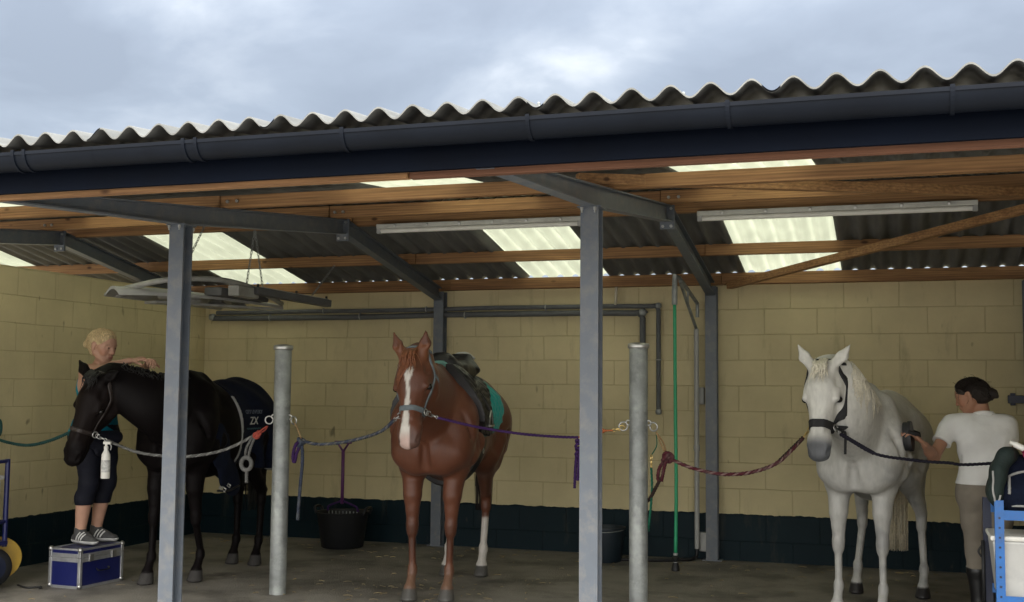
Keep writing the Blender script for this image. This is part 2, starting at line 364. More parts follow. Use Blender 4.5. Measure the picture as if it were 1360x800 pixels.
def hashnoise(P, f, seed=0):
    """cheap smooth value noise on points"""
    r = np.random.default_rng(seed); out = np.zeros(len(P)); amp = 0
    for o in range(3):
        d = r.normal(size=(5, 3)); d /= np.linalg.norm(d, axis=1)[:, None]; ph = r.uniform(0, 6.28, 5)
        for i in range(5): out += np.sin(P@d[i]*f*(1.9**o)*r.uniform(.7, 1.3)+ph[i])/(1.6**o)
        amp += 5/(1.6**o)
    return out/amp*2
# ------------------------------------------------------------------ setting
YB, XL = 10.378, -6.782
X1, X2 = -4.151, -1.562
FR = [-6.86, X1, X2, 1.03]
YF, YR, YE = 6.062, 8.24, 4.28
top_f = lambda Y: 2.80-.105*(YR-Y)
top_b = lambda Y: 2.80-.18*(Y-YR)
sh_f = lambda Y: 2.545+.0926*(Y-4.15)
sh_b = lambda Y: 2.925-.193*(Y-YR)

bm = B(); vs = [bm.verts.new(p) for p in ((-150, -150, -.006), (150, -150, -.006), (150, 150, -.006), (-150, 150, -.006))]; bm.faces.new(vs)
setprops(obj('ground', bm, MT['yard']), 'plain concrete yard running out from the shelter', 'ground', kind='structure')
bm = B(); bmesh.ops.create_grid(bm, x_segments=60, y_segments=32, size=1)
for v in bm.verts:
    v.co.x = -3.6+v.co.x*6.1; v.co.y = 7.35+v.co.y*3.05
    v.co.z = .0
setprops(obj('floor', bm, MT['floor']), 'stained damp concrete floor of the open shelter', 'floor', kind='structure')

# loose straw, hay and hair blown about the floor
rg_ = random.Random(31); bm = B()
for i in range(420):
    x, y = rg_.uniform(-6.6, 1.4), rg_.uniform(6.4, 10.2)
    if rg_.random() < .5: y = 10.25-abs(rg_.gauss(0, .35)); 
    if rg_.random() < .25: x, y = -3.3+rg_.gauss(0, .5), 7.9+rg_.gauss(0, .5)
    y = min(y, 10.25); a = rg_.uniform(0, 6.28); l = rg_.uniform(.015, .07); d = Vector((math.cos(a), math.sin(a), 0)); c = Vector((x, y, .003)); k = Vector((-d.y, d.x, 0))*rg_.uniform(-.3, .3)*l
    tube(bm, [c-d*l/2, c+k*.5+Vector((0, 0, .003)), c+d*l/2], rg_.uniform(.0012, .0026), 4)
setprops(obj('straw_litter', bm, mat('straw', (.30, .23, .12), .8, 0, .4, 30)), 'scattered bits of straw and hay on the concrete floor', 'straw', kind='stuff')
shelter = thing('wash_shelter', 'long open fronted shelter with corrugated roof, grey steel posts and cream block walls', 'shelter', (-2.9, YB, 0))
def part(name, bm, m, parent=None, smooth=False, auto=None, label=None):
    p = parent or shelter
    o = obj(name, W(shelter, bm), m, p, smooth, auto)
    if label: o['label'] = label
    return o
bm = B(); box(bm, (-3.6, YB+.07, 1.235), (12.1, .14, 2.47)); part('block_wall', bm, MT['wall_back'], label='cream back wall with dark teal base band')
bm = B(); box(bm, (XL-.07, (4.7+YB)/2-.002, 1.215), (.14, YB-4.7, 2.43)); part('block_wall', bm, MT['wall_side'], label='cream side wall with dark base band')
bm = B(); box(bm, (1.62+.07, (4.75+YB)/2-.002, 1.215), (.14, YB-4.75, 2.43)); part('block_wall', bm, MT['wall_side'], label='cream right end wall')
# steel frames
for X in FR:
    if X > -6:
        bm = B(); hsection(bm, (X, YF, 0), (X, YF, top_f(YF)-.123), .1, .1, .010, .008)
        box(bm, (X, YF, top_f(YF)-.126), (.13, .13, .008)); box(bm, (X, YF, .006), (.18, .18, .012))
        po = part('post', bm, MT['steel'], auto=R(40))
        bm = B()
        for dx in (-.036, .036):
            for dy in (-.075, .075):
                bm = B()
                lathe(bm, (X+dx, YF+dy, top_f(YF)-.148), [(.009, 0), (.009, .016)], 6); lathe(bm, (X+dx, YF+dy, top_f(YF)-.162), [(.005, 0), (.005, .02)], 6)
                part('bolt', bm, MT['galv_bright'], po)
        bm = B(); hsection(bm, (X, YB-.055, 0), (X, YB-.055, 2.40), .1, .1, .010, .008)
        box(bm, (X, YB-.055, .005), (.17, .105, .010)); part('column', bm, MT['steel'], auto=R(40))
    # front rafter, tapered cantilever towards the eave, then level section to the ridge
    bm = B()
    for sgn in (0, 1):
        pass
    def plate(pts, x0, x1):
        A = [bm.verts.new((x0, y, z)) for y, z in pts]; C = [bm.verts.new((x1, y, z)) for y, z in pts]; k = len(pts)
        for i in range(k): bm.faces.new((A[i], A[(i+1) % k], C[(i+1) % k], C[i]))
        bm.faces.new(A[::-1]); bm.faces.new(C)
    tf, tb = top_f, top_b
    lowf = lambda Y: tf(Y)-.12 if Y >= YF else (tf(YF)-.12)+(2.338-(tf(YF)-.12))*(YF-Y)/(YF-4.34)
    plate([(4.34, lowf(4.34)+.009), (YF, lowf(YF)+.009), (YR-.012, lowf(YR)+.009), (YR-.012, tf(YR)-.009), (4.34, tf(4.34)-.009)], X-.0035, X+.0035)
    plate([(4.34, lowf(4.34)), (YF, lowf(YF)), (YR-.012, lowf(YR)), (YR-.012, lowf(YR)+.0088), (YF, lowf(YF)+.0088), (4.34, lowf(4.34)+.0088)], X-.038, X+.038)
    plate([(4.34, tf(4.34)-.0088), (YR-.012, tf(YR)-.0088), (YR-.012, tf(YR)), (4.34, tf(4.34))], X-.038, X+.038)
    ra = part('rafter', bm, MT['steel'])
    bm = B()
    y1 = YB-.11
    plate([(YR+.012, tb(YR)-.111), (y1, tb(y1)-.111), (y1, tb(y1)-.009), (YR+.012, tb(YR)-.009)], X-.0035, X+.0035)
    plate([(YR+.012, tb(YR)-.12), (y1, tb(y1)-.12), (y1, tb(y1)-.1112), (YR+.012, tb(YR)-.1112)], X-.038, X+.038)
    plate([(YR+.012, tb(YR)-.0088), (y1, tb(y1)-.0088), (y1, tb(y1)), (YR+.012, tb(YR))], X-.038, X+.038)
    part('rafter', bm, MT['steel'])
    bm = B()
    for s in (-1, 1): box(bm, (X, YR+s*.006, 2.715), (.105, .010, .175), bev=.002)
    sp_ = part('splice_plate', bm, MT['steel'], ra)
    for dx in (-.03, .03):
        for z in (2.648, 2.775):
            bm = B(); lathe(bm, (X+dx, YR-.022, z), [(.011, 0), (.011, .044)], 6, Vector((0, 1, 0))); part('bolt', bm, MT['galv_bright'], ra)
    for Yc in (6.50, 8.0):   # purlin cleats
        for dx in (.06, .13):
            if X < 0.9:
                bm = B(); lathe(bm, (X+dx, Yc-.035, top_f(Yc)+.04), [(.011, 0), (.012, .012), (.004, .013), (.004, .09)], 6, Vector((0, 1, 0))); part('bolt', bm, MT['galv_bright'], ra)
# timber purlins: butt jointed at each frame, ends lap by a few millimetres of height difference
XA, XZ = -9.4, 2.3
def purlin(Y, z0, hgt, w=.055, xs=(XA, -6.86, X1, X2, XZ), dark=()):
    for i, (a, b) in enumerate(zip(xs, xs[1:])):
        bm = B(); box(bm, ((a+b)/2, Y+(.0 if i % 2 else .012), z0+hgt/2), (b-a-.004, w, hgt), bev=.003)
        part('purlin', bm, MT['timber_dark' if i in dark else 'timber'])
purlin(4.365, 2.318, .195, .045, (XA, -5.2, -1.9, XZ), dark=(2,))
purlin(6.50, top_f(6.50)+.001, .080, .06)
purlin(8.02, top_f(8.02)+.001, .090, .06)
purlin(8.42, top_b(8.42)+.001, .105, .06)
purlin(9.49, top_b(9.49)+.001, .092, .055, (XA, -6.83, X1+.1, X2+.08, XZ))
purlin(10.30, 2.411, .100, .10, (XA, -6.6, X1-.12, X1+.13, X2-.08, X2+.10, XZ))
for a, b in (((X2-.14, 6.28, 2.652), (.88, 7.93, 2.728)), ((X2+.17, 10.22, 2.395), (.84, 8.25, 2.685))):
    bm = B(); beam(bm, a, b, .06, .060, bev=.003); part('brace', bm, MT['timber'])
# fascia, gutter
bm = B(); box(bm, (-3.6, YE+.0, 2.412), (12.1, .022, .165), bev=.002); part('fascia', bm, MT['fascia'])
for x in (-3.0, -1.66, .15):
    pass
gc, gz, gr, gd = 4.203, 2.487, .064, .074
bm = B(); seg = 16
prof = [(gc-gr*math.cos(math.pi*i/seg), gz-gd*math.sin(math.pi*i/seg)) for i in range(seg+1)]
inner = [(gc-(gr-.004)*math.cos(math.pi*i/seg), gz-(gd-.004)*math.sin(math.pi*i/seg)) for i in range(seg+1)]
prof = [(gc-gr-.003, gz-.012)]+[(gc-gr-.003, gz+.003), (gc-gr+.004, gz+.003)][:1]+prof
loop = prof+inner[::-1]
for a, b in ((-9.6, -3.30), (-3.30, 2.4)):
    A = [bm.verts.new((a+.001, y, z)) for y, z in loop]; C = [bm.verts.new((b-.001, y, z)) for y, z in loop]
    for i in range(len(loop)): bm.faces.new((A[i], A[(i+1) % len(loop)], C[(i+1) % len(loop)], C[i]))
gut = part('gutter', bm, MT['gutter'], auto=R(50))
for x, wide in ((-3.69, 1), (-2.81, 1), (-2.10, 0), (-1.32, 0), (-.566, 0), (.192, 0), (-4.5, 0), (-5.3, 0), (.95, 0), (1.7, 0)):
    bm = B()
    for xx in ((x-.03, x+.03) if wide else (x,)):
        o_ = [(gc-(gr+.006)*math.cos(math.pi*i/seg), gz-(gd+.006)*math.sin(math.pi*i/seg)) for i in range(seg+1)]
        i_ = [(gc-(gr+.0005)*math.cos(math.pi*i/seg), gz-(gd+.0005)*math.sin(math.pi*i/seg)) for i in range(seg+1)]
        o_ = [(gc-gr-.006, gz+.010), ]+o_; i_ = [(gc-gr+.002, gz+.010)]+i_
        lp = o_+i_[::-1]
        A = [bm.verts.new((xx-.008, y, z)) for y, z in lp]; C = [bm.verts.new((xx+.008, y, z)) for y, z in lp]; k = len(lp)
        for i in range(k): bm.faces.new((A[i], A[(i+1) % k], C[(i+1) % k], C[i]))
        for i in range(seg+1): 
            for Q, fl in ((A, 0), (C, 1)):
                f = (Q[i], Q[i+1], Q[k-2-i], Q[k-1-i]); bm.faces.new(f if fl else f[::-1])
    part('gutter_bracket', bm, MT['gutter'], gut)
# corrugated roof, one sheet run between rooflights
PIT, AMP, PH = .1465, .0245, -.0425
def sheet(name, x0, x1, rows, m, lift=0., th=.007):
    n = max(2, int(round((x1-x0)/PIT*14))); bm = B(); up_, lo_ = [], []
    for (Y, z) in rows:
        ra_, rb_ = [], []
        for i in range(n+1):
            x = x0+(x1-x0)*i/n; zz = z+AMP*math.cos(2*math.pi*(x-PH)/PIT)+lift
            ra_.append(bm.verts.new((x, Y, zz+th/2))); rb_.append(bm.verts.new((x, Y, zz-th/2)))
        up_.append(ra_); lo_.append(rb_)
    for r in range(len(rows)-1):
        for i in range(n):
            bm.faces.new((up_[r][i], up_[r][i+1], up_[r+1][i+1], up_[r+1][i])); bm.faces.new((lo_[r][i], lo_[r+1][i], lo_[r+1][i+1], lo_[r][i+1]))
        bm.faces.new((up_[r][0], up_[r+1][0], lo_[r+1][0], lo_[r][0])); bm.faces.new((up_[r][n], lo_[r][n], lo_[r+1][n], up_[r+1][n]))
    for i in range(n):
        bm.faces.new((up_[0][i], lo_[0][i], lo_[0][i+1], up_[0][i+1])); bm.faces.new((up_[-1][i], up_[-1][i+1], lo_[-1][i+1], lo_[-1][i]))
    return part(name, bm, m, auto=R(60))
SK = [(-9.15, -8.1), (-6.45, -5.50), (-3.33, -2.42), (-1.32, -.385)]
xs = [XA]+[v for a in SK for v in a]+[XZ]
for i in range(0, len(xs), 2):
    a, b = xs[i], xs[i+1]
    if b-a < .1: continue
    sheet('roof_sheet', a-.06, b+.06, [(4.15, sh_f(4.15)), (YR-.02, sh_f(YR-.02))], MT['sheet'])
    sheet('roof_sheet', a-.06, b+.06, [(YR+.02, sh_b(YR+.02)), (10.372, sh_b(10.372))], MT['sheet'])
for i, (a, b) in enumerate(SK):
    sheet('roof_sheet', a-.005, b+.005, [(4.15, sh_f(4.15)), (6.30, sh_f(6.30))], MT['sheet'], .0)
    sheet('skylight_panel', a, b, [(6.30, sh_f(6.30)), (YR-.02, sh_f(YR-.02))], MT['skylight'], .010, .003)
    sheet('skylight_panel', a, b, [(YR+.02, sh_b(YR+.02)), (10.372, sh_b(10.372))], MT['skylight'], .010, .003)
bm = B(); 
A = [bm.verts.new((XA, y, z)) for y, z in ((YR-.22, sh_f(YR-.22)+.045), (YR, 2.975), (YR+.22, sh_b(YR+.22)+.045))]; C = [bm.verts.new((XZ, v.co.y, v.co.z)) for v in A]
A2 = [bm.verts.new((XA, v.co.y, v.co.z-.008)) for v in A]; C2 = [bm.verts.new((XZ, v.co.y, v.co.z-.008)) for v in A]
for i in range(2): bm.faces.new((A[i], A[i+1], C[i+1], C[i])); bm.faces.new((A2[i], C2[i], C2[i+1], A2[i+1]))
bm.faces.new((A[0], C[0], C2[0], A2[0])); bm.faces.new((A[2], A2[2], C2[2], C[2]))
part('ridge_cap', bm, MT['sheet'])
for i, n in enumerate((-28, -25, -22, -19, -16, -12, -9, -5, -2, 1, 4)):
    x = PH+PIT*n; y = 4.42+.01*(i % 3); bm = B(); lathe(bm, (x, y, sh_f(y)+AMP+.001), [(.015, 0), (.014, .003), (.008, .004), (.008, .014), (.004, .020)], 8); part('roof_bolt', bm, MT['galv'])

# ------------------------------------------------------------------ batten lights under the ridge purlin
def batten(x0, x1, label):
    Y, zt = 8.34, top_b(8.42)-.002
    t = thing('strip_light', label, 'strip light', ((x0+x1)/2, Y, zt), 0, 'strip lights under the ridge timber')
    L_ = x1-x0
    bm = B(); box(bm, (0, 0, -.020), (L_, .055, .036), bev=.006); obj('casing', bm, MT['lamp'], t)
    bm = B(); lathe(bm, (-L_/2+.03, 0, -.056), [(.018, 0), (.018, L_-.06)], 14, Vector((1, 0, 0))); obj('tube', bm, MT['whiteplastic'], t, auto=R(40))
    for s in (-1, 1):
        bm = B(); box(bm, (s*(L_/2-.018), 0, -.052), (.035, .042, .05), bev=.005); obj('end_cap', bm, MT['greyplastic'], t)
    for k in range(6):
        bm = B(); x = -L_/2+L_*(k+.6)/6.2
        lathe(bm, (x, -.026, -.020), [(.011, 0), (.013, .006), (.010, .012), (.004, .013), (.004, .024)], 8, Vector((0, -1, -.1))); obj('bolt', bm, MT['galv_bright'], t)
    return t
batten(-3.90, -2.22, 'slim strip light under the ridge timber above the chestnut horse')
batten(-1.36, .53, 'slim strip light under the ridge timber above the white horse')

# ------------------------------------------------------------------ galvanised tethering posts
YG = 7.47
RZ = 1.235
def gpost(x, label):
    t = thing('tether_post', label, 'post', (x, YG, 0), 0, 'galvanised tethering posts')
    bm = B(); lathe(bm, (0, 0, 0), [(.060, 0), (.060, 1.742), (.058, 1.745)], 32); 
    s = obj('pipe', bm, MT['galv'], t, auto=R(40))
    bm = B(); lathe(bm, (0, 0, 1.738), [(.067, 0), (.071, .006), (.071, .024), (.066, .032), (.045, .037), (.01, .040)], 32); obj('cap', bm, MT['galv_bright'], t, auto=R(60))
    for sx in (-1, 1):
        bm = B(); ring(bm, (sx*.066, 0, RZ+.02), (0, 1, .2), .016, .006, 12, 6); ey = obj('eye_bolt', bm, MT['galv_bright'], t, True)
        bm = B(); ring(bm, (sx*.100, -.004, RZ-.004), (sx*.35, 1, .1), .028, .0055, 20, 6); obj('tie_ring', bm, MT['steelbar'], t, True)
    return t
PX = [-4.222, -1.607, 1.05]
gpost(PX[0], 'galvanised tethering post between the black and the chestnut horse')
gpost(PX[1], 'galvanised tethering post right of the middle grey steel post')
# ------------------------------------------------------------------ horses
def unit(v): v = np.array(v, float); return v/np.linalg.norm(v)
class HeadFrame:
    """head coordinates: x from poll to nose, y to the horse's left, z towards the forehead"""
    def __init__(s, P, d, dors, sc):
        s.P = np.array(P, float); s.x = unit(d); z = np.array(dors, float); z -= s.x*(z@s.x); s.z = unit(z); s.y = np.cross(s.z, s.x); s.sc = sc; s.wide = 1.17
    def __call__(s, x, y, z): return s.P+s.sc*(x*s.x+y*s.y+z*s.z)
    def coords(s, X, Y, Z):
        a, b, c = X-s.P[0], Y-s.P[1], Z-s.P[2]
        return [(a*q[0]+b*q[1]+c*q[2])/s.sc for q in (s.x, s.y, s.z)]
    def inv(s, V): D = V-s.P; return np.stack([D@s.x, D@s.y, D@s.z], 1)/s.sc

def head_prims(V, H, k=.035, ears=True, ear_spec=None, detail=True):
    sc = H.sc; wide = H.wide; c = lambda a, b, ra, rb, kk=k, n=None, sq=1., sub=False: V.cone(H(a[0], a[1]*wide, a[2]), H(b[0], b[1]*wide, b[2]), ra*sc, rb*sc, kk*sc, n, sq*(wide if n is not None else 1), sub)
    y = H.y
    c((.00, 0, -.035), (.13, 0, -.030), .096, .106, n=y, sq=.84)          # cranium
    c((.13, 0, -.030), (.20, 0, -.035), .106, .094, n=y, sq=.90)          # brow
    c((.20, 0, -.04), (.30, 0, -.045), .090, .074, n=y, sq=.74)           # below the eyes
    c((.29, 0, -.04), (.47, 0, -.050), .072, .058, n=y, sq=.78)           # nasal bone
    c((.47, 0, -.058), (.555, 0, -.078), .061, .051, n=y, sq=1.02)        # muzzle
    c((.05, 0, -.12), (.20, 0, -.155), .070, .085, n=y, sq=.80)           # jowl
    c((.20, 0, -.15), (.44, 0, -.115), .070, .040, n=y, sq=.76)           # jaw bars
    c((.47, 0, -.120), (.535, 0, -.125), .036, .030, .02, n=y, sq=1.15)   # chin and lower lip
    for s in (-1, 1):
        c((.130, s*.068, .004), (.205, s*.080, .006), .024, .022, .018)   # brow ridge
        c((.238, s*.054, -.050), (.40, s*.036, -.052), .017, .010, .015)  # facial crest
        c((.22, s*.030, .020), (.42, s*.022, .006), .014, .012, .025)     # edge of the nasal bone
        c((.512, s*.042, -.045), (.556, s*.036, -.062), .025, .023, .015) # nostril wing
        c((.06, s*.070, -.11), (.18, s*.068, -.15), .030, .034, .03)      # round cheek muscle
        c((.225, s*.080, -.022), (.30, s*.080, -.03), .012, .010, .02, sub=True)
        c((.08, s*.085, .035), (.115, s*.085, .03), .016, .012, .03, sub=True)   # hollow above the eye
        if detail:
            c((.560, s*.050, -.048), (.526, s*.064, -.040), .012, .013, .008, sub=True)   # nostril
            c((.196, s*.108, -.018), (.212, s*.106, -.020), .016, .016, .008, sub=True)   # eye socket
    if detail: c((.60, -.05, -.104), (.60, .05, -.104), .016, .016, .008, sub=True); c((.585, -.045, -.106), (.53, -.058, -.106), .004, .003, .006, sub=True); c((.585, .045, -.106), (.53, .058, -.106), .004, .003, .006, sub=True)
    if ears: head_ears(V, H, ear_spec)
def head_ears(V, H, ear_spec):
        sc = H.sc
        for s, (ax, ay, az) in zip((-1, 1), ear_spec):
            b = np.array([-.005, s*.066, .045]); tip = b+np.array([ax, s*ay, az])
            mid = b+(tip-b)*.45+np.array([0, s*.010, 0])
            fn = unit(H.z*.8+H.y*s*.35-H.x*.2)
            V.cone(H(*b), H(*mid), .034*sc, .036*sc, .03*sc, fn, .55); V.cone(H(*mid), H(*tip), .036*sc, .004*sc, .012*sc, fn, .55)
            o = np.array([.012, s*.006, .030])
            V.cone(H(*(mid*.75+b*.25+o)), H(*(tip*.75+mid*.25+o*.75)), .024*sc, .006*sc, .010*sc, fn, .6, sub=True)

def make_horse(name, label, sp):
    sc = sp['scale']; O = np.array([*sp['pos'], 0.]); hd = unit([*sp['heading'], 0.]); lf = np.array([-hd[1], hd[0], 0.])
    loc = lambda Pw: (lambda D: np.array([D@hd, D@lf, D[2]]))(np.array(Pw, float)-O)
    locv = lambda v: np.array([np.array(v)@hd, np.array(v)@lf, v[2]])
    rz = math.atan2(hd[1], hd[0])
    t = thing(name, label, 'horse', tuple(O), rz)
    P = loc(sp['poll']); N_ = loc(sp['nose']); H = HeadFrame(P, N_-P, locv(sp['dorsal']), sc*sp.get('head', 1.0)); H.wide = sp.get('wide', 1.17)
    h = .0105
    V = Vol((-1.25*sc, -.55, -.02), (1.35*sc, .55, 1.95), h)
    V = Vol((min(-1.15*sc, P[0]-.4), min(-.42*sc, P[1]-.3), -.02), (max(.9*sc, P[0]+.45, N_[0]+.25), max(.42*sc, P[1]+.3), P[2]+.32), h)
    def C(V, a, b, ra, rb, k=.05, n=None, sq=1., sub=False): V.cone(np.array(a)*sc, np.array(b)*sc, ra*sc, rb*sc, k*sc, n, sq, sub)
    Yv = (0, 1, 0); fat = sp.get('fat', 1.0)
    def trunk(V):
        C(V, (.30, 0, 1.16), (.0, 0, 1.12), .335, .345, .05, Yv, .74*fat)
        C(V, (.0, 0, 1.12), (-.38, 0, 1.17), .345, .315, .08, Yv, .82*fat)
        C(V, (-.38, 0, 1.20), (-.66, 0, 1.23), .30, .285, .08, Yv, .90*fat)      # loin and croup
        for s in (-1, 1):
            C(V, (-.62, s*.13, 1.20), (-.86, s*.12, 1.10), .19, .15, .08)        # haunch
            C(V, (-.42, s*.20, 1.30), (-.47, s*.20, 1.27), .055, .055, .12)      # point of hip
            C(V, (.42, s*.16, 1.22), (.52, s*.15, 1.00), .135, .125, .09)        # shoulder
            C(V, (.28, s*.12, 1.42), (.44, s*.17, 1.15), .09, .11, .10)          # shoulder blade
            C(V, (.55, s*.085, 1.02), (.55, s*.10, .94), .105, .10, .04)         # breast
        C(V, (.42, 0, 1.10), (.54, 0, 1.02), .22, .155, .08, Yv, .9)
        C(V, (.70, 0, 1.16), (.66, 0, .90), .022, .028, .045, sub=True)          # groove between the breast muscles
        C(V, (.34, 0, 1.48), (.10, 0, 1.49), .105, .085, .12, Yv, .55)           # withers
        C(V, (-.55, 0, 1.42), (-.80, 0, 1.34), .085, .085, .12)                  # top of croup
        C(V, (-.86, 0, 1.33), (-.93, 0, 1.22), .055, .045, .06)                  # dock
    def neck(V):
        nb = [np.array(q) for q in (((.36, 0, 1.24)), ((.50, 0, 1.32)))]
        pa = np.array([.40, 0, 1.25])*sc; pt = H(-.025, 0, -.06)
        m1 = np.array(sp['neck_mid']) if 'neck_mid' in sp else (pa+pt)/2+np.array([.02, 0, .05])
        pts = spline([Vector(pa), Vector(m1), Vector(pt)], 6); k = len(pts)
        for i in range(k-1):
            a, b = np.array(pts[i]), np.array(pts[i+1]); u0, u1 = i/(k-1), (i+1)/(k-1)
            d = unit(b-a); n = np.cross(d, [0, 0, 1.]); n = unit(n) if np.linalg.norm(n) > .2 else np.array([0, 1., 0])
            rr = lambda u: (.265*(1-u)**1.1+.092*(1-(1-u)**1.1))*sc
            V.cone(a, b, rr(u0), rr(u1), .05, n, .62)
            # crest
            up = unit(np.cross(n, d)); up = up if up[2] > 0 else -up
            V.cone(a+up*rr(u0)*.78, b+up*rr(u1)*.78, .055*sc*(1-.3*u0), .055*sc*(1-.3*u1), .06, n, .7)
        sp['_crest'] = [(np.array(p), i/(k-1)) for i, p in enumerate(pts)]
        return pts
    hoofs = []
    def legs(V):
        for i, s in ((0, 1), (1, -1)):       # fore: left, right
            dx, dy = sp['fore'][i]; x = .45; y = s*.145
            el = (x-.04, s*.15, .90); kn = (x+dx*.5, y+dy*.6, .475); fe = (x-.01+dx, y+dy, .185); pa = (x+.050+dx, y+dy, .085)
            C(V, (x-.02, s*.155, 1.0), el, .118, .100, .06); C(V, el, (x+dx*.25, y+dy*.3, .70), .084, .062, .03, (1, 0, 0), 1.12)
            C(V, (x+dx*.25+.012, y+dy*.3, .76), (x+dx*.4+.01, y+dy*.45, .60), .052, .036, .02)
            C(V, (x+dx*.25, y+dy*.3, .70), kn, .058, .036, .02); C(V, (kn[0]+.008, kn[1], .50), (kn[0]+.006, kn[1], .45), .041, .038, .018); C(V, (kn[0]-.022, kn[1], .485), (kn[0]-.020, kn[1], .47), .026, .022, .018)
            C(V, (kn[0]-.016, kn[1], .45), (fe[0]-.014, fe[1], .22), .020, .021, .012); C(V, (kn[0]+.010, kn[1], .45), (fe[0]+.004, fe[1], .22), .025, .023, .012)
            C(V, (fe[0]+.002, fe[1], .205), (fe[0]+.002, fe[1], .185), .035, .034, .014); C(V, (fe[0]-.022, fe[1], .195), (fe[0]-.024, fe[1], .180), .024, .022, .014); C(V, fe, pa, .029, .034, .012)
            C(V, (pa[0]-.006, pa[1], .080), (pa[0]+.018, pa[1], .004), .045, .061, .008); hoofs.append((pa, .088))
        for i, s in ((2, 1), (3, -1)):
            dx, dy = sp['hind'][i-2]; x = -.74; y = s*.125
            st = (-.42, s*.165, .90); hk = (x-.06+dx*.8, y+dy*.8, .545); fe = (x+.01+dx, y+dy, .19); pa = (x+.068+dx, y+dy, .085)
            C(V, (-.66, s*.14, 1.12), (-.60, s*.15, .93), .205, .160, .08, Yv, .72)
            C(V, (-.56, s*.16, 1.00), st, .16, .105, .07, Yv, .72)
            C(V, st, (hk[0]+.04, hk[1], .62), .095, .046, .04, Yv, .85)
            C(V, (-.76, s*.135, 1.02), (hk[0]+.02, hk[1], .70), .125, .040, .06, Yv, .75)
            C(V, (hk[0]+.022, hk[1], .61), (hk[0]+.03, hk[1], .51), .042, .038, .02); C(V, (hk[0]-.045, hk[1], .605), (hk[0]-.0, hk[1], .52), .020, .028, .02)
            C(V, (hk[0]-.005, hk[1], .71), (hk[0]-.045, hk[1], .61), .014, .019, .02)
            C(V, (hk[0]+.024, hk[1], .50), (fe[0]+.0, fe[1], .22), .029, .025, .015); C(V, (hk[0]+.004, hk[1], .50), (fe[0]-.020, fe[1], .22), .020, .019, .015)
            C(V, (fe[0]+.002, fe[1], .21), (fe[0]+.002, fe[1], .19), .036, .035, .014); C(V, (fe[0]-.022, fe[1], .20), (fe[0]-.024, fe[1], .185), .024, .022, .014); C(V, fe, pa, .029, .034, .012)
            C(V, (pa[0]-.006, pa[1], .080), (pa[0]+.016, pa[1], .004), .044, .058, .008); hoofs.append((pa, .088))
    trunk(V); VT = V.copy(); legs(V); npts = neck(V); head_prims(V, H, ears=False); sp['VN'] = V.copy(); head_ears(V, H, sp['ears'])
    for s_ in (-1, 1):
        C(V, (.26, s_*.235, 1.06), (.37, s_*.225, .97), .085, .075, .025)
        C(V, (.33, s_*.17, 1.40), (.47, s_*.235, 1.14), .028, .030, .05)
        C(V, (.52, s_*.16, 1.16), (.54, s_*.18, 1.04), .075, .070, .025)
        C(V, (-.52, s_*.255, 1.05), (-.44, s_*.225, .93), .055, .050, .04)
        C(V, (-.70, s_*.215, 1.20), (-.74, s_*.20, .98), .085, .070, .035)
        C(V, (-.60, s_*.29, 1.10), (-.63, s_*.26, .88), .012, .016, .05, sub=True)
        C(V, (-.40, s_*.29, .96), (-.33, s_*.27, 1.06), .018, .016, .05, sub=True)
        C(V, (.27, s_*.325, 1.28), (.31, s_*.31, 1.02), .008, .010, .05, sub=True)
        C(V, (.56, s_*.235, 1.26), (.50, s_*.28, 1.10), .008, .010, .05, sub=True)
        C(V, (-.36, s_*.30, 1.32), (-.40, s_*.31, 1.10), .020, .030, .06, sub=True)
    V.clip(lambda X, Y, Z: -Z+0*X+0*Y+.002)
    vs, F = V.mesh()
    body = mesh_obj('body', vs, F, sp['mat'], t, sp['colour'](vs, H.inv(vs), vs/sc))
    # eyes
    for s in (-1, 1):
        e = Vol(H(.2, s*.085*H.wide, -.02)-.05, H(.2, s*.085*H.wide, -.02)+.05, .004); e.ball(H(.203, s*.0865*H.wide, -.016), .0225*H.sc); a, b = e.mesh(); mesh_obj('eye', a, b, MT['eye'], t)
    sp.update(H=H, t=t, VT=VT, sc=sc, V=V, loc=loc, npts=npts, vs=vs)
    return sp
def head_vol(sp, h=.005):
    H = sp['H']; pts = np.array([H(x, y, z) for x in (-.1, .68) for y in (-.2, .2) for z in (-.3, .2)])
    V = Vol(pts.min(0), pts.max(0), h); head_prims(V, H, ears=False, detail=False); return V
def resample_field(src, lo, hi, h):
    V = Vol(lo, hi, h)
    ax = [(V.lo[k]+V.h*np.arange(V.n[k])-src.lo[k])/src.h for k in range(3)]
    i0 = [np.clip(np.floor(a).astype(int), 0, src.n[k]-2) for k, a in enumerate(ax)]; fr = [np.clip(a-i, 0, 1) for a, i in zip(ax, i0)]
    v = 0
    for i in (0, 1):
        for j in (0, 1):
            for k in (0, 1):
                wgt = (fr[0] if i else 1-fr[0])[:, None, None]*(fr[1] if j else 1-fr[1])[None, :, None]*(fr[2] if k else 1-fr[2])[None, None, :]
                v = v+wgt*src.v[np.ix_(i0[0]+i, i0[1]+j, i0[2]+k)]
    V.v = v.astype(np.float32); return V
def full_vol(sp, h=.005):
    H = sp['H']; pts = np.array([H(x, y, z) for x in (-.12, .60) for y in (-.16, .16) for z in (-.26, .14)])
    return resample_field(sp['VN'], pts.min(0), pts.max(0), h)
def folds(V, amp, waves, seed=0):
    sl, X, Y, Z = V.block(V.lo, V.lo+V.h*V.n); r = np.random.default_rng(seed); o = 0
    for (dx, dy, dz, f) in waves:
        ph = r.uniform(0, 6.28); w1 = r.uniform(-1, 1, 3)*f*.25
        o = o+np.sin((X*dx+Y*dy+Z*dz)*f+ph+1.4*np.sin(X*w1[0]+Y*w1[1]+Z*w1[2]))
    V.v = V.v+(amp*o).astype(np.float32)
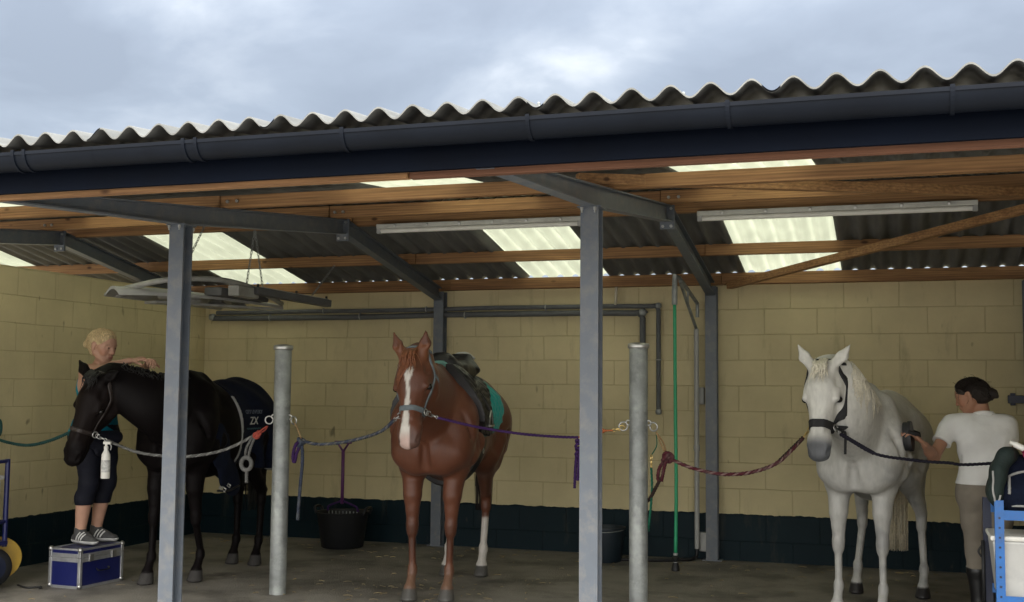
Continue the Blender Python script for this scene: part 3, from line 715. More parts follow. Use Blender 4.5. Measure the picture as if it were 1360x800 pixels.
def tail(sp, base, path, r, n, m, ln=.05, seed=1):
    rg = random.Random(seed); bm = B(); sc = sp['sc']
    for i in range(n):
        a = rg.uniform(0, 6.283); q = math.sqrt(rg.random()); off = Vector((math.cos(a)*q, math.sin(a)*q, 0)); le = rg.uniform(1-ln*3, 1)
        pts = []
        for j, (p, w) in enumerate(path):
            jit = Vector((rg.gauss(0, .005), rg.gauss(0, .005), 0))
            pts.append(Vector(p)*sc+off*w*r+jit)
        full = spline(pts, 4); k = max(3, int(len(full)*le)); full = full[:k]
        tube(bm, full, [.0055*(1-.6*u/(k-1)) for u in range(k)], 4)
    return obj('tail', bm, m, sp['t'], True)
def tufts(sp, name, roots, m, seed=3, r=.006):
    """roots: list of polylines"""
    rg = random.Random(seed); bm = B()
    for pl in roots:
        f = spline([Vector(p) for p in pl], 5); k = len(f)
        tube(bm, f, [max(r*(1-(u/(k-1))**1.6), .0008) for u in range(k)], 4)
    return obj(name, bm, m, sp['t'], True)
MT['coat'] = vcol_mat('short horse coat', .40, .12, 45, (1, 1, .35), .04, .14, 160, .36)
MT['coat_dark'] = vcol_mat('dark short horse coat', .50, .12, 45, (1, 1, .35), .0, .10, 160, .08)
MT['eye'] = mat('dark moist eye', (.006, .005, .004), .08, 0, .05, 5)
MT['mane_red'] = mat('red brown hair', (.19, .066, .026), .55, 0, .3, 60)
MT['tail_dark'] = mat('dark brown hair', (.020, .010, .008), .5, 0, .3, 60)
MT['mane_white'] = mat('cream white hair', (.70, .66, .55), .6, 0, .2, 60)
MT['tail_cream'] = mat('cream tail hair', (.72, .65, .50), .6, 0, .25, 60)
MT['mane_black'] = mat('black hair', (.008, .007, .007), .5, 0, .2, 60)

def col_chestnut(vs, hv, u):
    c = np.empty((len(vs), 3)); base = np.array([.112, .039, .020]); c[:] = base
    n = hashnoise(vs, 7, 1); c *= (1+.16*n)[:, None]
    z = u[:, 2]; x = u[:, 0]; front = x > 0
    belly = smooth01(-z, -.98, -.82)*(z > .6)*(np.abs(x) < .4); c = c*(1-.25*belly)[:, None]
    # lighter lower fore legs
    lo = smooth01(-z, -.30, -.10)*front; c = c*(1-lo[:, None])+np.array([.135, .075, .047])*lo[:, None]
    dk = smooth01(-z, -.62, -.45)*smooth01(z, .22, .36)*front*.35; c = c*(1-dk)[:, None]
    hd = (hv[:, 0] > -.05)*(hv[:, 0] < .7)*(np.abs(hv[:, 1]) < .14)*(np.abs(hv[:, 2]) < .22)*(x > .3)
    # white socks behind
    lim = np.where(u[:, 1] > 0, .43, .36)+.02*hashnoise(vs, 25, 4); so_ = smooth01(-z, -lim-.012, -lim+.012)*(~front)
    c = c*(1-so_[:, None])+np.array([.50, .47, .43])*so_[:, None]
    hf = smooth01(-z, -.088, -.080); hc = np.array([.065, .062, .056]); c = c*(1-hf[:, None])+hc*hf[:, None]
    # blaze
    bx, by, bz = hv[:, 0], hv[:, 1], hv[:, 2]
    wob = .006*hashnoise(hv, 40, 9)
    wd = np.interp(bx, [.075, .095, .125, .16, .20, .26, .34, .42, .48, .53, .60], [.0, .018, .036, .024, .015, .013, .017, .023, .028, .040, .034])+wob
    cy = np.interp(bx, [.1, .3, .45, .58], [.002, .0, -.006, -.018])
    bl = smooth01(wd-np.abs(by-cy), -.004, .004)*(bz > -.075)*hd
    pink = smooth01(bx, .50, .56)*bl
    c = c*(1-bl[:, None])+np.array([.60, .57, .52])*bl[:, None]; c = c*(1-pink[:, None]*.8)+np.array([.46, .30, .26])*pink[:, None]*.8
    mz = smooth01(bx, .47, .55)*hd*(1-bl)*.6; c = c*(1-mz[:, None])+np.array([.07, .045, .04])*mz[:, None]
    fr = smooth01(-bx, -.12, .0)*hd*.35; c = c*(1-fr[:, None])+np.array([.27, .10, .04])*fr[:, None]
    return c
def col_white(vs, hv, u):
    c = np.empty((len(vs), 3)); hw = smooth01(vs[:, 2], 1.0, 1.45)*np.maximum(smooth01(u[:, 0], .2, .55), .75); c[:] = np.array([.45, .445, .42])+hw[:, None]*np.array([.19, .185, .17])  # whiter face of a grey horse; pale topline has light from above painted in
    n = hashnoise(vs, 9, 2); c *= (1+.06*n)[:, None]
    z = u[:, 2]; x = u[:, 0]
    sp_ = smooth01(hashnoise(vs, 42, 5), .55, .8)*.12; c *= (1-sp_)[:, None]
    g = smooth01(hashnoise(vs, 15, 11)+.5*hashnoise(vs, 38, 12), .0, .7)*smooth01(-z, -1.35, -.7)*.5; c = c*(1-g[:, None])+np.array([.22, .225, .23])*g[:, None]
    kn = np.exp(-((z-.48)/.07)**2)*.30+np.exp(-((z-.2)/.05)**2)*.25; c = c*(1-kn[:, None])+np.array([.26, .25, .24])*kn[:, None]
    hf = smooth01(-z, -.088, -.080); hc = np.where((x > 0)[:, None], np.array([.36, .33, .28]), np.array([.02, .018, .018])); c = c*(1-hf[:, None])+hc*hf[:, None]
    bx, by, bz = hv[:, 0], hv[:, 1], hv[:, 2]
    hd = (bx > -.05)*(bx < .7)*(np.abs(by) < .14)*(np.abs(bz) < .22)*(x > .3)
    mz = smooth01(bx, .44, .52)*hd; c = c*(1-mz[:, None]*.93)+np.array([.055, .06, .072])*mz[:, None]*.93
    ey = np.exp(-(((bx-.205)/.034)**2+((bz+.016)/.026)**2))*hd*(np.abs(by) > .05); c = c*(1-ey[:, None]*.85)
    ch = smooth01(bx, .22, .40)*smooth01(-bz, .06, .12)*hd*.35; c = c*(1-ch[:, None])+np.array([.2, .2, .2])*ch[:, None]
    return c
def col_black(vs, hv, u):
    c = np.empty((len(vs), 3)); c[:] = (.0050, .0038, .0040)
    n = hashnoise(vs, 6, 3); c *= (1+.2*n)[:, None]
    bx, bz = hv[:, 0], hv[:, 2]; x = u[:, 0]; z = u[:, 2]
    hd = (bx > -.05)*(bx < .7)*(np.abs(hv[:, 1]) < .14)*(np.abs(bz) < .22)*(x > .3)
    br = hd*smooth01(bx, -.02, .1)*(1-smooth01(bx, .40, .5))*.8; c = c*(1-br[:, None])+np.array([.012, .0085, .008])*br[:, None]
    hf = smooth01(-z, -.088, -.080); c = c*(1-hf[:, None])+np.array([.05, .047, .045])*hf[:, None]
    return c

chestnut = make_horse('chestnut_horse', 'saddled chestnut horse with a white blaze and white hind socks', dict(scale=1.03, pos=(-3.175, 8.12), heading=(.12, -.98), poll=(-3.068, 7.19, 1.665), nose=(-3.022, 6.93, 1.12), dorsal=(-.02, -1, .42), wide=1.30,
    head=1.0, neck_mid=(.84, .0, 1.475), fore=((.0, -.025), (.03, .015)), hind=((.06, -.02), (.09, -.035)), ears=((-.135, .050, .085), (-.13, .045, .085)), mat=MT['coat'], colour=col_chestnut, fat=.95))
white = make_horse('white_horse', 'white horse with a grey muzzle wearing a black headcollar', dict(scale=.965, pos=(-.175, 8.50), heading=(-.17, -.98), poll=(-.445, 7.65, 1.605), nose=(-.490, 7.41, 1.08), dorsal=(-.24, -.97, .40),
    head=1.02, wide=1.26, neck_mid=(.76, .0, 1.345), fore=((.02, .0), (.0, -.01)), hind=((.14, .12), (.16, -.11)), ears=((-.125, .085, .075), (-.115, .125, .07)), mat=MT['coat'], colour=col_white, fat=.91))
black = make_horse('black_horse', 'dark brown to black horse with a navy rug, behind the left grey steel post', dict(scale=1.0, pos=(-5.25, 8.06), heading=(.11, -1), poll=(-5.45, 7.02, 1.505), nose=(-5.57, 6.84, .975), dorsal=(-.05, -.99, .10),
    head=1.04, neck_mid=(.78, -.02, 1.335), fore=((-.15, .0), (.06, .0)), wide=1.20, hind=((.14, .10), (.10, .13)), ears=((-.085, .115, .03), (-.085, .12, .03)), mat=MT['coat_dark'], colour=col_black, fat=1.0))
# tails, manes, forelocks
tl = [((-.93, 0, 1.31), .35), ((-1.01, 0, 1.22), .7), ((-1.035, 0, .95), 1.), ((-1.03, 0, .65), 1.), ((-1.02, 0, .40), .85)]
tail(chestnut, None, [((x+.02, y+.03, z), w_) for (x, y, z), w_ in tl], .07, 130, MT['tail_dark'], .07, 1)
tail(white, None, [((x, y-.02, z), w_) for (x, y, z), w_ in tl[:-1]]+[((-1.02, -.02, .15), .95)], .085, 150, MT['tail_cream'], .03, 2)
tail(black, None, [((x+.03, y-.06*min(1, (1.31-z)*3), z*.8 if z < .5 else z), w_) for (x, y, z), w_ in tl], .12, 150, MT['mane_black'], .07, 3)
def forelock(sp, n, length, m, spread=.05, seed=5, bend=.0):
    H = sp['H']; rg = random.Random(seed); roots = []
    for i in range(n):
        y0 = rg.uniform(-.045, .045); y1 = y0*.8+rg.gauss(0, spread)+bend; L_ = length*rg.uniform(.6, 1)
        x0 = rg.uniform(-.03, .03)
        zt = lambda x: np.interp(x, [-.04, 0, .05, .12, .2, .3], [.045, .075, .082, .087, .080, .066])+.012
        roots.append([H(x0-.02, y0, zt(x0)+.0), H(x0+.02, y0, zt(x0)+.022+rg.uniform(0, .012)), H(x0+L_*.5, (y0+y1)/2, zt(x0+L_*.5)+.008), H(x0+L_, y1, zt(x0+L_)+.002)])
    tufts(sp, 'forelock', roots, m, seed, .0075)
forelock(chestnut, 70, .15, MT['mane_red'], .022, 5)
forelock(white, 60, .12, MT['mane_white'], .02, 6)
forelock(black, 30, .10, MT['mane_black'], .02, 7)
def mane(sp, m, side, n, length, seed, u0=.0, u1=1., rad=.006):
    """hair rooted on the crest, found on the real neck surface"""
    rg = random.Random(seed); pts = sp['npts']; k = len(pts); roots = []
    V = sp['V']
    me = sp['t'].children[0].data; bv = BVHTree.FromPolygons([v.co[:] for v in me.vertices], [p.vertices[:] for p in me.polygons])
    for i in range(n):
        u = u0+(u1-u0)*rg.random(); f = u*(k-1); a = int(min(f, k-2)); p = pts[a].lerp(pts[a+1], f-a); d = (pts[min(a+1, k-1)]-pts[a]).normalized()
        nrm = d.cross(Vector((0, 0, 1))).normalized(); up = nrm.cross(d); up = up if up.z > 0 else -up
        # crest point
        hit = bv.ray_cast(p+up*.6, -up)[0]
        if hit is None: continue
        L_ = length*rg.uniform(.55, 1.); s = nrm if nrm.y*side > 0 else -nrm
        q = [hit-up*.01+s*rg.uniform(-.012, .012), hit+up*.008+s*.012]
        cur = hit.copy()
        for st in (.35, .7, 1.):
            tgt = hit+s*(.035+.05*st)-Vector((0, 0, 1))*L_*st+d*rg.gauss(.0, .018)
            cp = bv.find_nearest(tgt)
            o = cp[0]+cp[1]*rg.uniform(.003, .010); q.append(o)
        roots.append(q)
    tufts(sp, 'mane', roots, m, seed, rad)
mane(white, MT['mane_white'], 1, 260, .19, 11, .15, .97, .0040)
mane(chestnut, MT['mane_red'], -1, 120, .16, 12, .1, .97)
mane(black, MT['mane_black'], 1, 70, .05, 13, .1, .95, .005)

# ------------------------------------------------------------------ tack cut from the horses' own surface
def shell(sp, V0, off, fn, name, m, parent, colfn=None, mi=None):
    V = V0.copy(); V.v = V.v-off; V.clip(fn); vs, F = V.mesh()
    if len(F) == 0: print('EMPTY', name); return None
    return mesh_obj(name, vs, F, m, parent, colfn(vs) if colfn else None)
def seg2(px, pz, a, b):
    bx, bz = b[0]-a[0], b[1]-a[1]; t = np.clip(((px-a[0])*bx+(pz-a[1])*bz)/(bx*bx+bz*bz), 0, 1)
    return np.sqrt((px-a[0]-t*bx)**2+(pz-a[1]-t*bz)**2)
def headcollar(sp, label, m, nose_x=.355, wn=.017, wc=.011, ringm='galv_bright'):
    H = sp['H']; t0 = sp['t']
    t = thing('headcollar', label, 'headcollar', tuple(t0.location), t0.rotation_euler.z)
    HV = full_vol(sp)
    def hc(fn):
        def g(X, Y, Z):
            x, y, z = H.coords(X, Y, Z); return np.maximum(fn(x, y, z), np.maximum(np.abs(y)-.15, np.maximum(-z-.235, z-.13)))
        return g
    shell(sp, HV, .008, hc(lambda x, y, z: np.maximum(np.abs(x-nose_x-.12*(z+.05))-wn, -z-.135)), 'noseband', m, t)
    ring_z = -.085
    a, b = (nose_x-.01, ring_z), (.10, -.045)
    for s in (-1, 1):
        shell(sp, HV, .008, hc(lambda x, y, z, s=s: np.maximum(seg2(x, z, a, b)-wc, .03-s*y)), 'cheek_strap', m, t)
        shell(sp, HV, .008, hc(lambda x, y, z, s=s: np.maximum(seg2(x, z, b, (-.035, .03))-wc, .02-s*y)), 'cheek_strap', m, t)
    HH = head_vol(sp)
    shell(sp, HH, .008, hc(lambda x, y, z: np.maximum(seg2(x, z, (.085, -.06), (.14, -.25))-wc, np.maximum(np.abs(y)-.2, z+.05))), 'throat_strap', m, t)
    shell(sp, HV, .010, hc(lambda x, y, z: np.maximum(np.abs(x+.045)-wc, -z-.02)), 'headpiece', m, t)
    rings = []
    for s in (-1, 1):
        bm = B(); p = H(nose_x-.005, s*.084, ring_z); ring(bm, p, H.y*s+H.z*.3, .021, .0045, 16, 6); obj('ring', bm, MT[ringm], t, True); rings.append(t.matrix_basis @ Vector(p) if False else Vector(p))
        bm = B(); p = H(.085, s*.106, -.048); box(bm, (0, 0, 0), (.006, .03, .004)); bm2 = bm
        bm.free(); bm = B(); ring(bm, p, H.y*s, .020, .004, 4, 5); obj('buckle', bm, MT[ringm], t)
    mw = Matrix.Translation(t.location) @ t.rotation_euler.to_matrix().to_4x4()
    sp['rings'] = [mw @ r for r in rings]     # right, left
    sp['mw'] = mw
    return t
MT['web_grey'] = mat('grey blue webbing', (.13, .155, .17), .8, 0, .15, 80, .3, 200)
MT['web_black'] = mat('black webbing', (.010, .010, .012), .7, 0, .15, 80, .3, 200)
MT['web_brown'] = mat('dark brown leather', (.018, .011, .009), .5, 0, .2, 50, .2, 120)
headcollar(chestnut, 'grey blue webbing headcollar on the chestnut horse', MT['web_grey'], .355, .017)
headcollar(white, 'black headcollar with padded noseband on the white horse', MT['web_black'], .375, .026)
headcollar(black, 'dark leather headcollar with a silver buckle on the black horse', MT['web_brown'], .36, .015)
# loose strap end on the white horse's headcollar
H = white['H']
bm = B(); q = [H(.37, .085, -.10), H(.385, .100, -.12), H(.36, .13, -.13)]
pts = [Vector(q[0]), Vector(q[1]), Vector(q[2])+Vector((0, 0, -.02)), Vector(q[2])+Vector((0, 0, -.11)), Vector(q[2])+Vector((.004, 0, -.155))]
tube(bm, spline(pts, 6), .0085, 6)
obj('strap_end', bm, MT['web_black'], bpy.data.objects['headcollar.001'])

# saddle and pad on the chestnut
def poly_inside(px, pz, poly):
    """signed distance (negative inside) to polygon in the side view"""
    d = np.full(np.broadcast(px, pz).shape, 1e3, np.float32); ins = np.zeros(d.shape, bool); k = len(poly)
    for i in range(k):
        a, b = poly[i], poly[(i+1) % k]; d = np.minimum(d, seg2(px, pz, a, b))
        if a[1] != b[1]:
            c = ((a[1] > pz) != (b[1] > pz)) & (px < (b[0]-a[0])*(pz-a[1])/(b[1]-a[1])+a[0]); ins ^= c
    return np.where(ins, -d, d)
def tack_vol(sp, lo, hi, h): return resample_field(sp['VT'], np.array(lo)*sp['sc'], np.array(hi)*sp['sc'], h)
sc = chestnut['sc']
TV = tack_vol(chestnut, (-.55, -.56, .78), (.50, .46, 1.70), .007)
pad = [(.345, 1.62), (-.40, 1.62), (-.43, 1.28), (-.42, 1.18), (-.36, 1.12), (.05, 1.09), (.24, 1.09), (.33, 1.18), (.35, 1.36)]
padp = [(x*sc, z*sc) for x, z in pad]
sp_t = thing('saddle_pad', 'turquoise quilted saddle pad under the black saddle', 'saddle pad', tuple(chestnut['t'].location), chestnut['t'].rotation_euler.z)
folds(TV, .0020, ((1, 0, .6, 110), (-1, 0, .6, 110)), 1)
shell(chestnut, TV, .016, lambda X, Y, Z: poly_inside(X+0*Y, Z+0*Y, padp)-0*X, 'quilted_pad', MT['teal'], sp_t)
MT['trim'] = mat('grey green binding', (.13, .28, .25), .8, 0, .1, 50)
shell(chestnut, TV, .0195, lambda X, Y, Z: np.abs(poly_inside(X+0*Y, Z+0*Y, padp)+.003)-.005, 'binding', MT['trim'], sp_t)
MT['trim_pale'] = mat('pale cantle piping', (.45, .45, .43), .5, 0, .1, 30)
sd_ = thing('saddle', 'black leather saddle on the chestnut horse', 'saddle', tuple(chestnut['t'].location), chestnut['t'].rotation_euler.z)
flap = [(.37, 1.60), (.395, 1.38), (.36, 1.20), (.25, 1.11), (.06, 1.09), (-.04, 1.14), (-.10, 1.30), (-.24, 1.40), (-.30, 1.52)]
flp = [(x*sc, z*sc) for x, z in flap]
shell(chestnut, TV, .042, lambda X, Y, Z: np.maximum(poly_inside(X+0*Y, Z+0*Y, flp), .06-np.abs(Y)), 'flap', MT['blackleather'], sd_)
S = Vol((-.42, -.36, 1.30), (.46, .36, 1.86), .007)
for s in (-1, 1):
    S.cone((.20*sc, s*.10, 1.565*sc), (-.20*sc, s*.105, 1.545*sc), .042, .044, .05)
    S.cone((.27*sc, s*.06, 1.60*sc), (.25*sc, s*.13, 1.50*sc), .040, .045, .05)
    S.cone((-.31*sc, s*.04, 1.650*sc), (-.24*sc, s*.145, 1.565*sc), .024, .024, .035)
S.cone((.26*sc, -.03, 1.635*sc), (.26*sc, .03, 1.635*sc), .038, .038, .05)
S.cone((-.315*sc, -.06, 1.662*sc), (-.315*sc, .06, 1.662*sc), .024, .024, .04)
S.cone((.27*sc, 0, 1.60*sc), (.10*sc, 0, 1.565*sc), .055, .065, .07, (0, 1, 0), 1.5); S.cone((.10*sc, 0, 1.565*sc), (-.28*sc, 0, 1.605*sc), .060, .048, .06, (0, 1, 0), 1.9)
a_, b_ = S.mesh(); mesh_obj('seat', a_, b_, MT['blackleather'], sd_)
bm = B(); tube(bm, spline([(-.335*sc, -.10, 1.655*sc), (-.355*sc, -.05, 1.69*sc), (-.360*sc, 0, 1.70*sc), (-.355*sc, .05, 1.69*sc), (-.335*sc, .10, 1.655*sc)], 6), .008, 6); obj('cantle_trim', bm, MT['trim_pale'], sd_, True)
shell(chestnut, tack_vol(chestnut, (-.1, -.46, .70), (.40, .46, 1.2), .007), .022, lambda X, Y, Z: np.maximum(np.abs(X-.115*sc)-.045, Z-1.07*sc)+0*Y, 'girth', MT['blackleather'], sd_)
mwc = Matrix.Translation(sd_.location) @ sd_.rotation_euler.to_matrix().to_4x4()
me_b = chestnut['t'].children[0].data; bvc = BVHTree.FromPolygons([v.co[:] for v in me_b.vertices], [p.vertices[:] for p in me_b.polygons])
for s in (-1, 1):
    bm = B(); pts = []
    for z in (1.50, 1.42, 1.34, 1.27):
        hit = bvc.ray_cast(Vector((.05*sc, s*1.0, z*sc)), Vector((0, -s, 0)))[0]; pts.append(hit+Vector((0, s*.052, 0)))
    tube(bm, spline(pts, 4), .012, 6); st_ = obj('stirrup_leather', bm, MT['blackleather'], sd_, True)
    bm = B(); b = pts[-1]; c_ = b+Vector((0, s*.012, -.05))
    tube(bm, [c_+Vector((-.055, 0, -.055)), c_+Vector((-.045, 0, .0)), c_+Vector((0, 0, .05)), c_+Vector((.045, 0, 0)), c_+Vector((.055, 0, -.055))], .006, 6)
    box(bm, c_+Vector((0, 0, -.058)), (.12, .03, .012)); obj('stirrup_iron', bm, MT['steelbar'], st_)
    bm = B(); hit = bvc.ray_cast(Vector((.115*sc, s*1.0, .99*sc)), Vector((0, -s, 0)))[0]
    ring(bm, hit+Vector((0, s*.028, 0)), (0, s, 0), .02, .004, 4, 5); obj('girth_buckle', bm, MT['galv_bright'], sd_)

# rug on the black horse
RV = tack_vol(black, (-1.12, -.50, .60), (.45, .50, 1.75), .009)
rug = thing('horse_rug', 'dark navy fleece rug with pale piping over the black horse hindquarters', 'rug', tuple(black['t'].location), black['t'].rotation_euler.z)
RB = tack_vol(black, (-1.16, -.52, .60), (.45, .52, 1.75), .009)
# drop the cloth straight down from the widest part of the haunches
for s in (-1, 1):
    RB.cone((-.42, s*.21, 1.12), (-.50, s*.25, .78), .07, .035, .08); RB.cone((-.66, s*.23, 1.12), (-.70, s*.27, .76), .08, .035, .08); RB.cone((-.88, s*.14, 1.10), (-.92, s*.20, .76), .10, .035, .08)
RB.cone((-.95, -.12, 1.05), (-1.0, -.16, .78), .07, .03, .08); RB.cone((-.95, .12, 1.05), (-1.0, .16, .78), .07, .03, .08); RB.cone((-.95, 0, 1.2), (-1.05, 0, .80), .06, .05, .08)
folds(RB, .0035, ((.5, 0, .3, 34), (.9, .2, -.5, 22), (.2, .3, 1, 19), (1, 0, .1, 13)), 3)
edge = lambda Z: -.06-.30*np.maximum(1.30-Z, 0)**1.6-.10*np.maximum(Z-1.36, 0)
shell(black, RB, .016, lambda X, Y, Z: np.maximum(X-edge(Z), .80+.10*(X+.5)-Z)+0*Y, 'cloth', MT['navy'], rug)
MT['piping'] = mat('pale grey piping', (.30, .30, .29), .7, 0, .1, 50)
shell(black, RB, .021, lambda X, Y, Z: np.maximum(np.maximum(np.abs(X-edge(Z)+.004)-.007, .84-Z), Z-1.40)+0*Y, 'piping', MT['piping'], rug)
shell(black, RB, .021, lambda X, Y, Z: np.maximum(np.maximum(np.abs(.80+.10*(X+.5)-Z+.004)-.006, X+.62), -X-.98)+0*Y, 'piping', MT['piping'], rug)
# loose front corner of the rug hanging by the belly, with its buckles
FC = black['t'].location; mb = (Matrix.Translation(black['t'].location) @ black['t'].rotation_euler.to_matrix().to_4x4()).inverted()
XF = -4.955
fp = [mb @ onX(x, y, XF) for x, y in ((292, 585), (296, 612), (303, 630), (309, 645), (298, 652))]
fv = Vol(np.min([np.array(q) for q in fp], 0)-.16, np.max([np.array(q) for q in fp], 0)+.16, .006)
fn_ = (mb.to_3x3() @ Vector((1, 0, 0)))
for a, b, ra, rb in ((0, 1, .13, .085), (1, 2, .085, .075), (2, 3, .075, .05), (3, 4, .045, .022)): fv.cone(np.array(fp[a]), np.array(fp[b]), ra, rb, .03, np.array(fn_), .22)
folds(fv, .003, ((.8, .2, .2, 40), (.5, .1, -.6, 30)), 8)
a_, b_ = fv.mesh(); mesh_obj('loose_flap', a_, b_, MT['navy'], rug)
for (x, y, rr) in ((297, 650, .022), (304, 645, .016), (293, 648, .014)):
    bm = B(); ring(bm, mb @ onX(x, y, XF+.03), fn_*.8+Vector((.3, 0, .5)), rr, .006, 4, 5); obj('buckle', bm, MT['galv_bright'], rug)
bm = B(); tube(bm, spline([mb @ onX(x, y, XF+.028) for x, y in ((289, 652), (303, 652), (317, 645))], 4), .009, 5); obj('strap', bm, MT['web_black'], rug, True)
# embroidered writing on the rug, laid onto the cloth's left side
rc = [o for o in bpy.data.objects if o.name.startswith('cloth')][0].data; bvr = BVHTree.FromPolygons([v.co[:] for v in rc.vertices], [p.vertices[:] for p in rc.polygons])
def embroider(txt, x0, z0, size, m, name, italic=0.):
    cu = bpy.data.curves.new('t', 'FONT'); cu.body = txt; cu.size = size; cu.align_x = 'CENTER'; cu.shear = italic; cu.resolution_u = 3; cu.offset = size*.012
    o = bpy.data.objects.new('t', cu); COL.objects.link(o); dg = bpy.context.evaluated_depsgraph_get(); me = bpy.data.meshes.new_from_object(o.evaluated_get(dg)); bpy.data.objects.remove(o)
    bm = B(); bm.from_mesh(me); bpy.data.meshes.remove(me)
    bmesh.ops.subdivide_edges(bm, edges=[e for e in bm.edges if e.calc_length() > .03], cuts=2)
    for v in bm.verts:
        hit, nn, *_ = bvr.ray_cast(Vector((x0-v.co.x, 1.5, z0+v.co.y)), Vector((0, -1, 0)))
        v.co = (hit+nn*.003) if hit else Vector((x0-v.co.x, .4, z0+v.co.y))
    r = bmesh.ops.extrude_face_region(bm, geom=bm.faces[:])
    for v in [g for g in r['geom'] if isinstance(g, bmesh.types.BMVert)]: v.co.y += .002
    return obj(name, bm, m, rug)
MT['thread_white'] = mat('white thread', (.55, .55, .53), .8, 0, .1, 90)
MT['thread_grey'] = mat('grey blue thread', (.13, .15, .19), .8, 0, .1, 90)
MT['thread_teal'] = mat('dark teal thread', (.03, .075, .085), .8, 0, .1, 90)
embroider('CITY LIVERY', -.27, 1.255, .044, MT['thread_grey'], 'embroidered_words')
embroider('ZX', -.27, 1.17, .085, MT['thread_white'], 'embroidered_letters', .15)
bm = B()
pl = []
for i in range(25):
    x = -.17-.20*i/24; z = 1.135+.006*math.sin(i*1.9)
    hit, nn, *_ = bvr.ray_cast(Vector((x, 1.5, z)), Vector((0, -1, 0))); pl.append(hit+nn*.004)
tube(bm, pl, .004, 5); obj('embroidered_line', bm, MT['thread_teal'], rug)
# ------------------------------------------------------------------ people
MT['skin'] = vcol_mat('skin', .48, .06, 25, (1, 1, 1), .0, .05, 200, .35)
MT['lip'] = MT['skin']
MT['hair_blond'] = mat('blond hair', (.56, .43, .24), .5, 0, .55, 30, .6, 90, .4, (6, 6, 1))
MT['hair_dark'] = mat('dark brown hair', (.018, .012, .009), .45, 0, .4, 30, .6, 90, .4, (6, 6, 1))
MT['tank'] = mat('turquoise jersey', (.004, .19, .27), .8, 0, .12, 12, .35, 25, .2)
MT['leggings'] = mat('black navy leggings', (.006, .007, .014), .75, 0, .2, 12, .35, 22, .25)
MT['polo'] = mat('white cotton pique', (.78, .78, .77), .85, 0, .05, 12, .55, 14, .2)
MT['breeches'] = mat('beige riding breeches', (.245, .215, .175), .85, 0, .08, 14, .5, 14, .2)
MT['boot'] = mat('black riding boot', (.010, .010, .011), .35, 0, .2, 20, .1, 50)
MT['shoe'] = mat('grey knit trainer', (.055, .055, .055), .8, 0, .2, 60, .4, 120)
MT['sole'] = mat('white rubber sole', (.55, .55, .53), .6, 0, .1, 30)

def hand(V, w, d, n, curl=.5, sc=1., side=1, spread=.0, fing=(1, 1, 1, 1)):
    w = np.array(w, float); d = unit(d); n = np.array(n, float); n = unit(n-d*(n@d)); s = np.cross(n, d)*side   # s points to the thumb side
    V.cone(w, w+d*.07*sc, .026*sc, .036*sc, .012, n, .45)
    V.cone(w+d*.05*sc+s*.012*sc, w+d*.085*sc, .030*sc, .034*sc, .010, n, .40)
    for i, (L_, o) in enumerate(zip((.95, 1.05, 1., .78), (.028, .0095, -.0095, -.027))):
        p = w+d*(.088-.004*abs(i-1))*sc+s*o*sc; a = curl*fing[i]*.55
        for j, (l, r) in enumerate(((.042, .0088), (.027, .0080), (.021, .0072))):
            dd = d*math.cos(a)-n*math.sin(a)+s*spread*(1.5-i)*.1; q = p+unit(dd)*l*L_*sc
            V.cone(p, q, r*sc, (r-.0007)*sc, .003); p = q; a += curl*fing[i]*.75
    p = w+d*.022*sc+s*.024*sc
    for l, r, k in ((.040, .0125, 0), (.030, .0098, 1), (.024, .0085, 2)):
        dd = unit(d*(.62+.12*k)+s*(.72-.3*k)-n*(.28+.18*k*curl)); q = p+dd*l*sc; V.cone(p, q, r*sc, (r-.001)*sc, .006); p = q
def head_p(V, c, yaw, pitch, sc=1., roll=0.):
    Rm = np.array((Matrix.Rotation(yaw, 3, 'Z') @ Matrix.Rotation(pitch, 3, 'Y') @ Matrix.Rotation(roll, 3, 'X')))
    T = lambda p: np.array(c)+sc*(Rm@np.array(p, float)); y = Rm[:, 1]
    def C(a, b, ra, rb, k=.02, n=None, sq=1., sub=False): V.cone(T(a), T(b), ra*sc, rb*sc, k*sc, n, sq, sub)
    C((-.030, 0, .022), (.012, 0, .030), .080, .078, .02, y, .90)
    C((.026, 0, .01), (.040, 0, -.055), .064, .046, .03, y, .92)
    C((.055, 0, -.080), (.064, 0, -.094), .026, .020, .025)
    for s in (-1, 1):
        C((-.005, s*.048, -.045), (.055, s*.018, -.088), .024, .018, .025)
        C((.050, s*.042, -.012), (.060, s*.036, -.028), .020, .020, .02)
        C((.072, s*.014, .026), (.066, s*.046, .024), .010, .009, .018)
        C((.094, s*.0305, .006), (.088, s*.040, .006), .011, .010, .010, sub=True)
        C((.0795, s*.0305, .005), (.079, s*.033, .005), .0115, .0115, .003)
        C((-.008, s*.078, .012), (-.010, s*.076, -.028), .018, .012, .008, y, .45)
        C((.002, s*.084, .006), (-.002, s*.082, -.010), .009, .006, .006, y, .5, sub=True)
        C((.095, s*.010, -.028), (.092, s*.012, -.028), .0085, .0085, .008)
    C((.086, 0, .016), (.104, 0, -.024), .0085, .0105, .012)
    C((.088, -.018, -.052), (.088, .018, -.052), .0065, .0065, .010); C((.093, -.004, -.051), (.093, .004, -.051), .006, .006, .008)
    C((.086, -.014, -.064), (.086, .014, -.064), .0075, .0075, .010)
    C((.102, -.022, -.0577), (.102, .022, -.0577), .0022, .0022, .004, sub=True); 
    return T, Rm
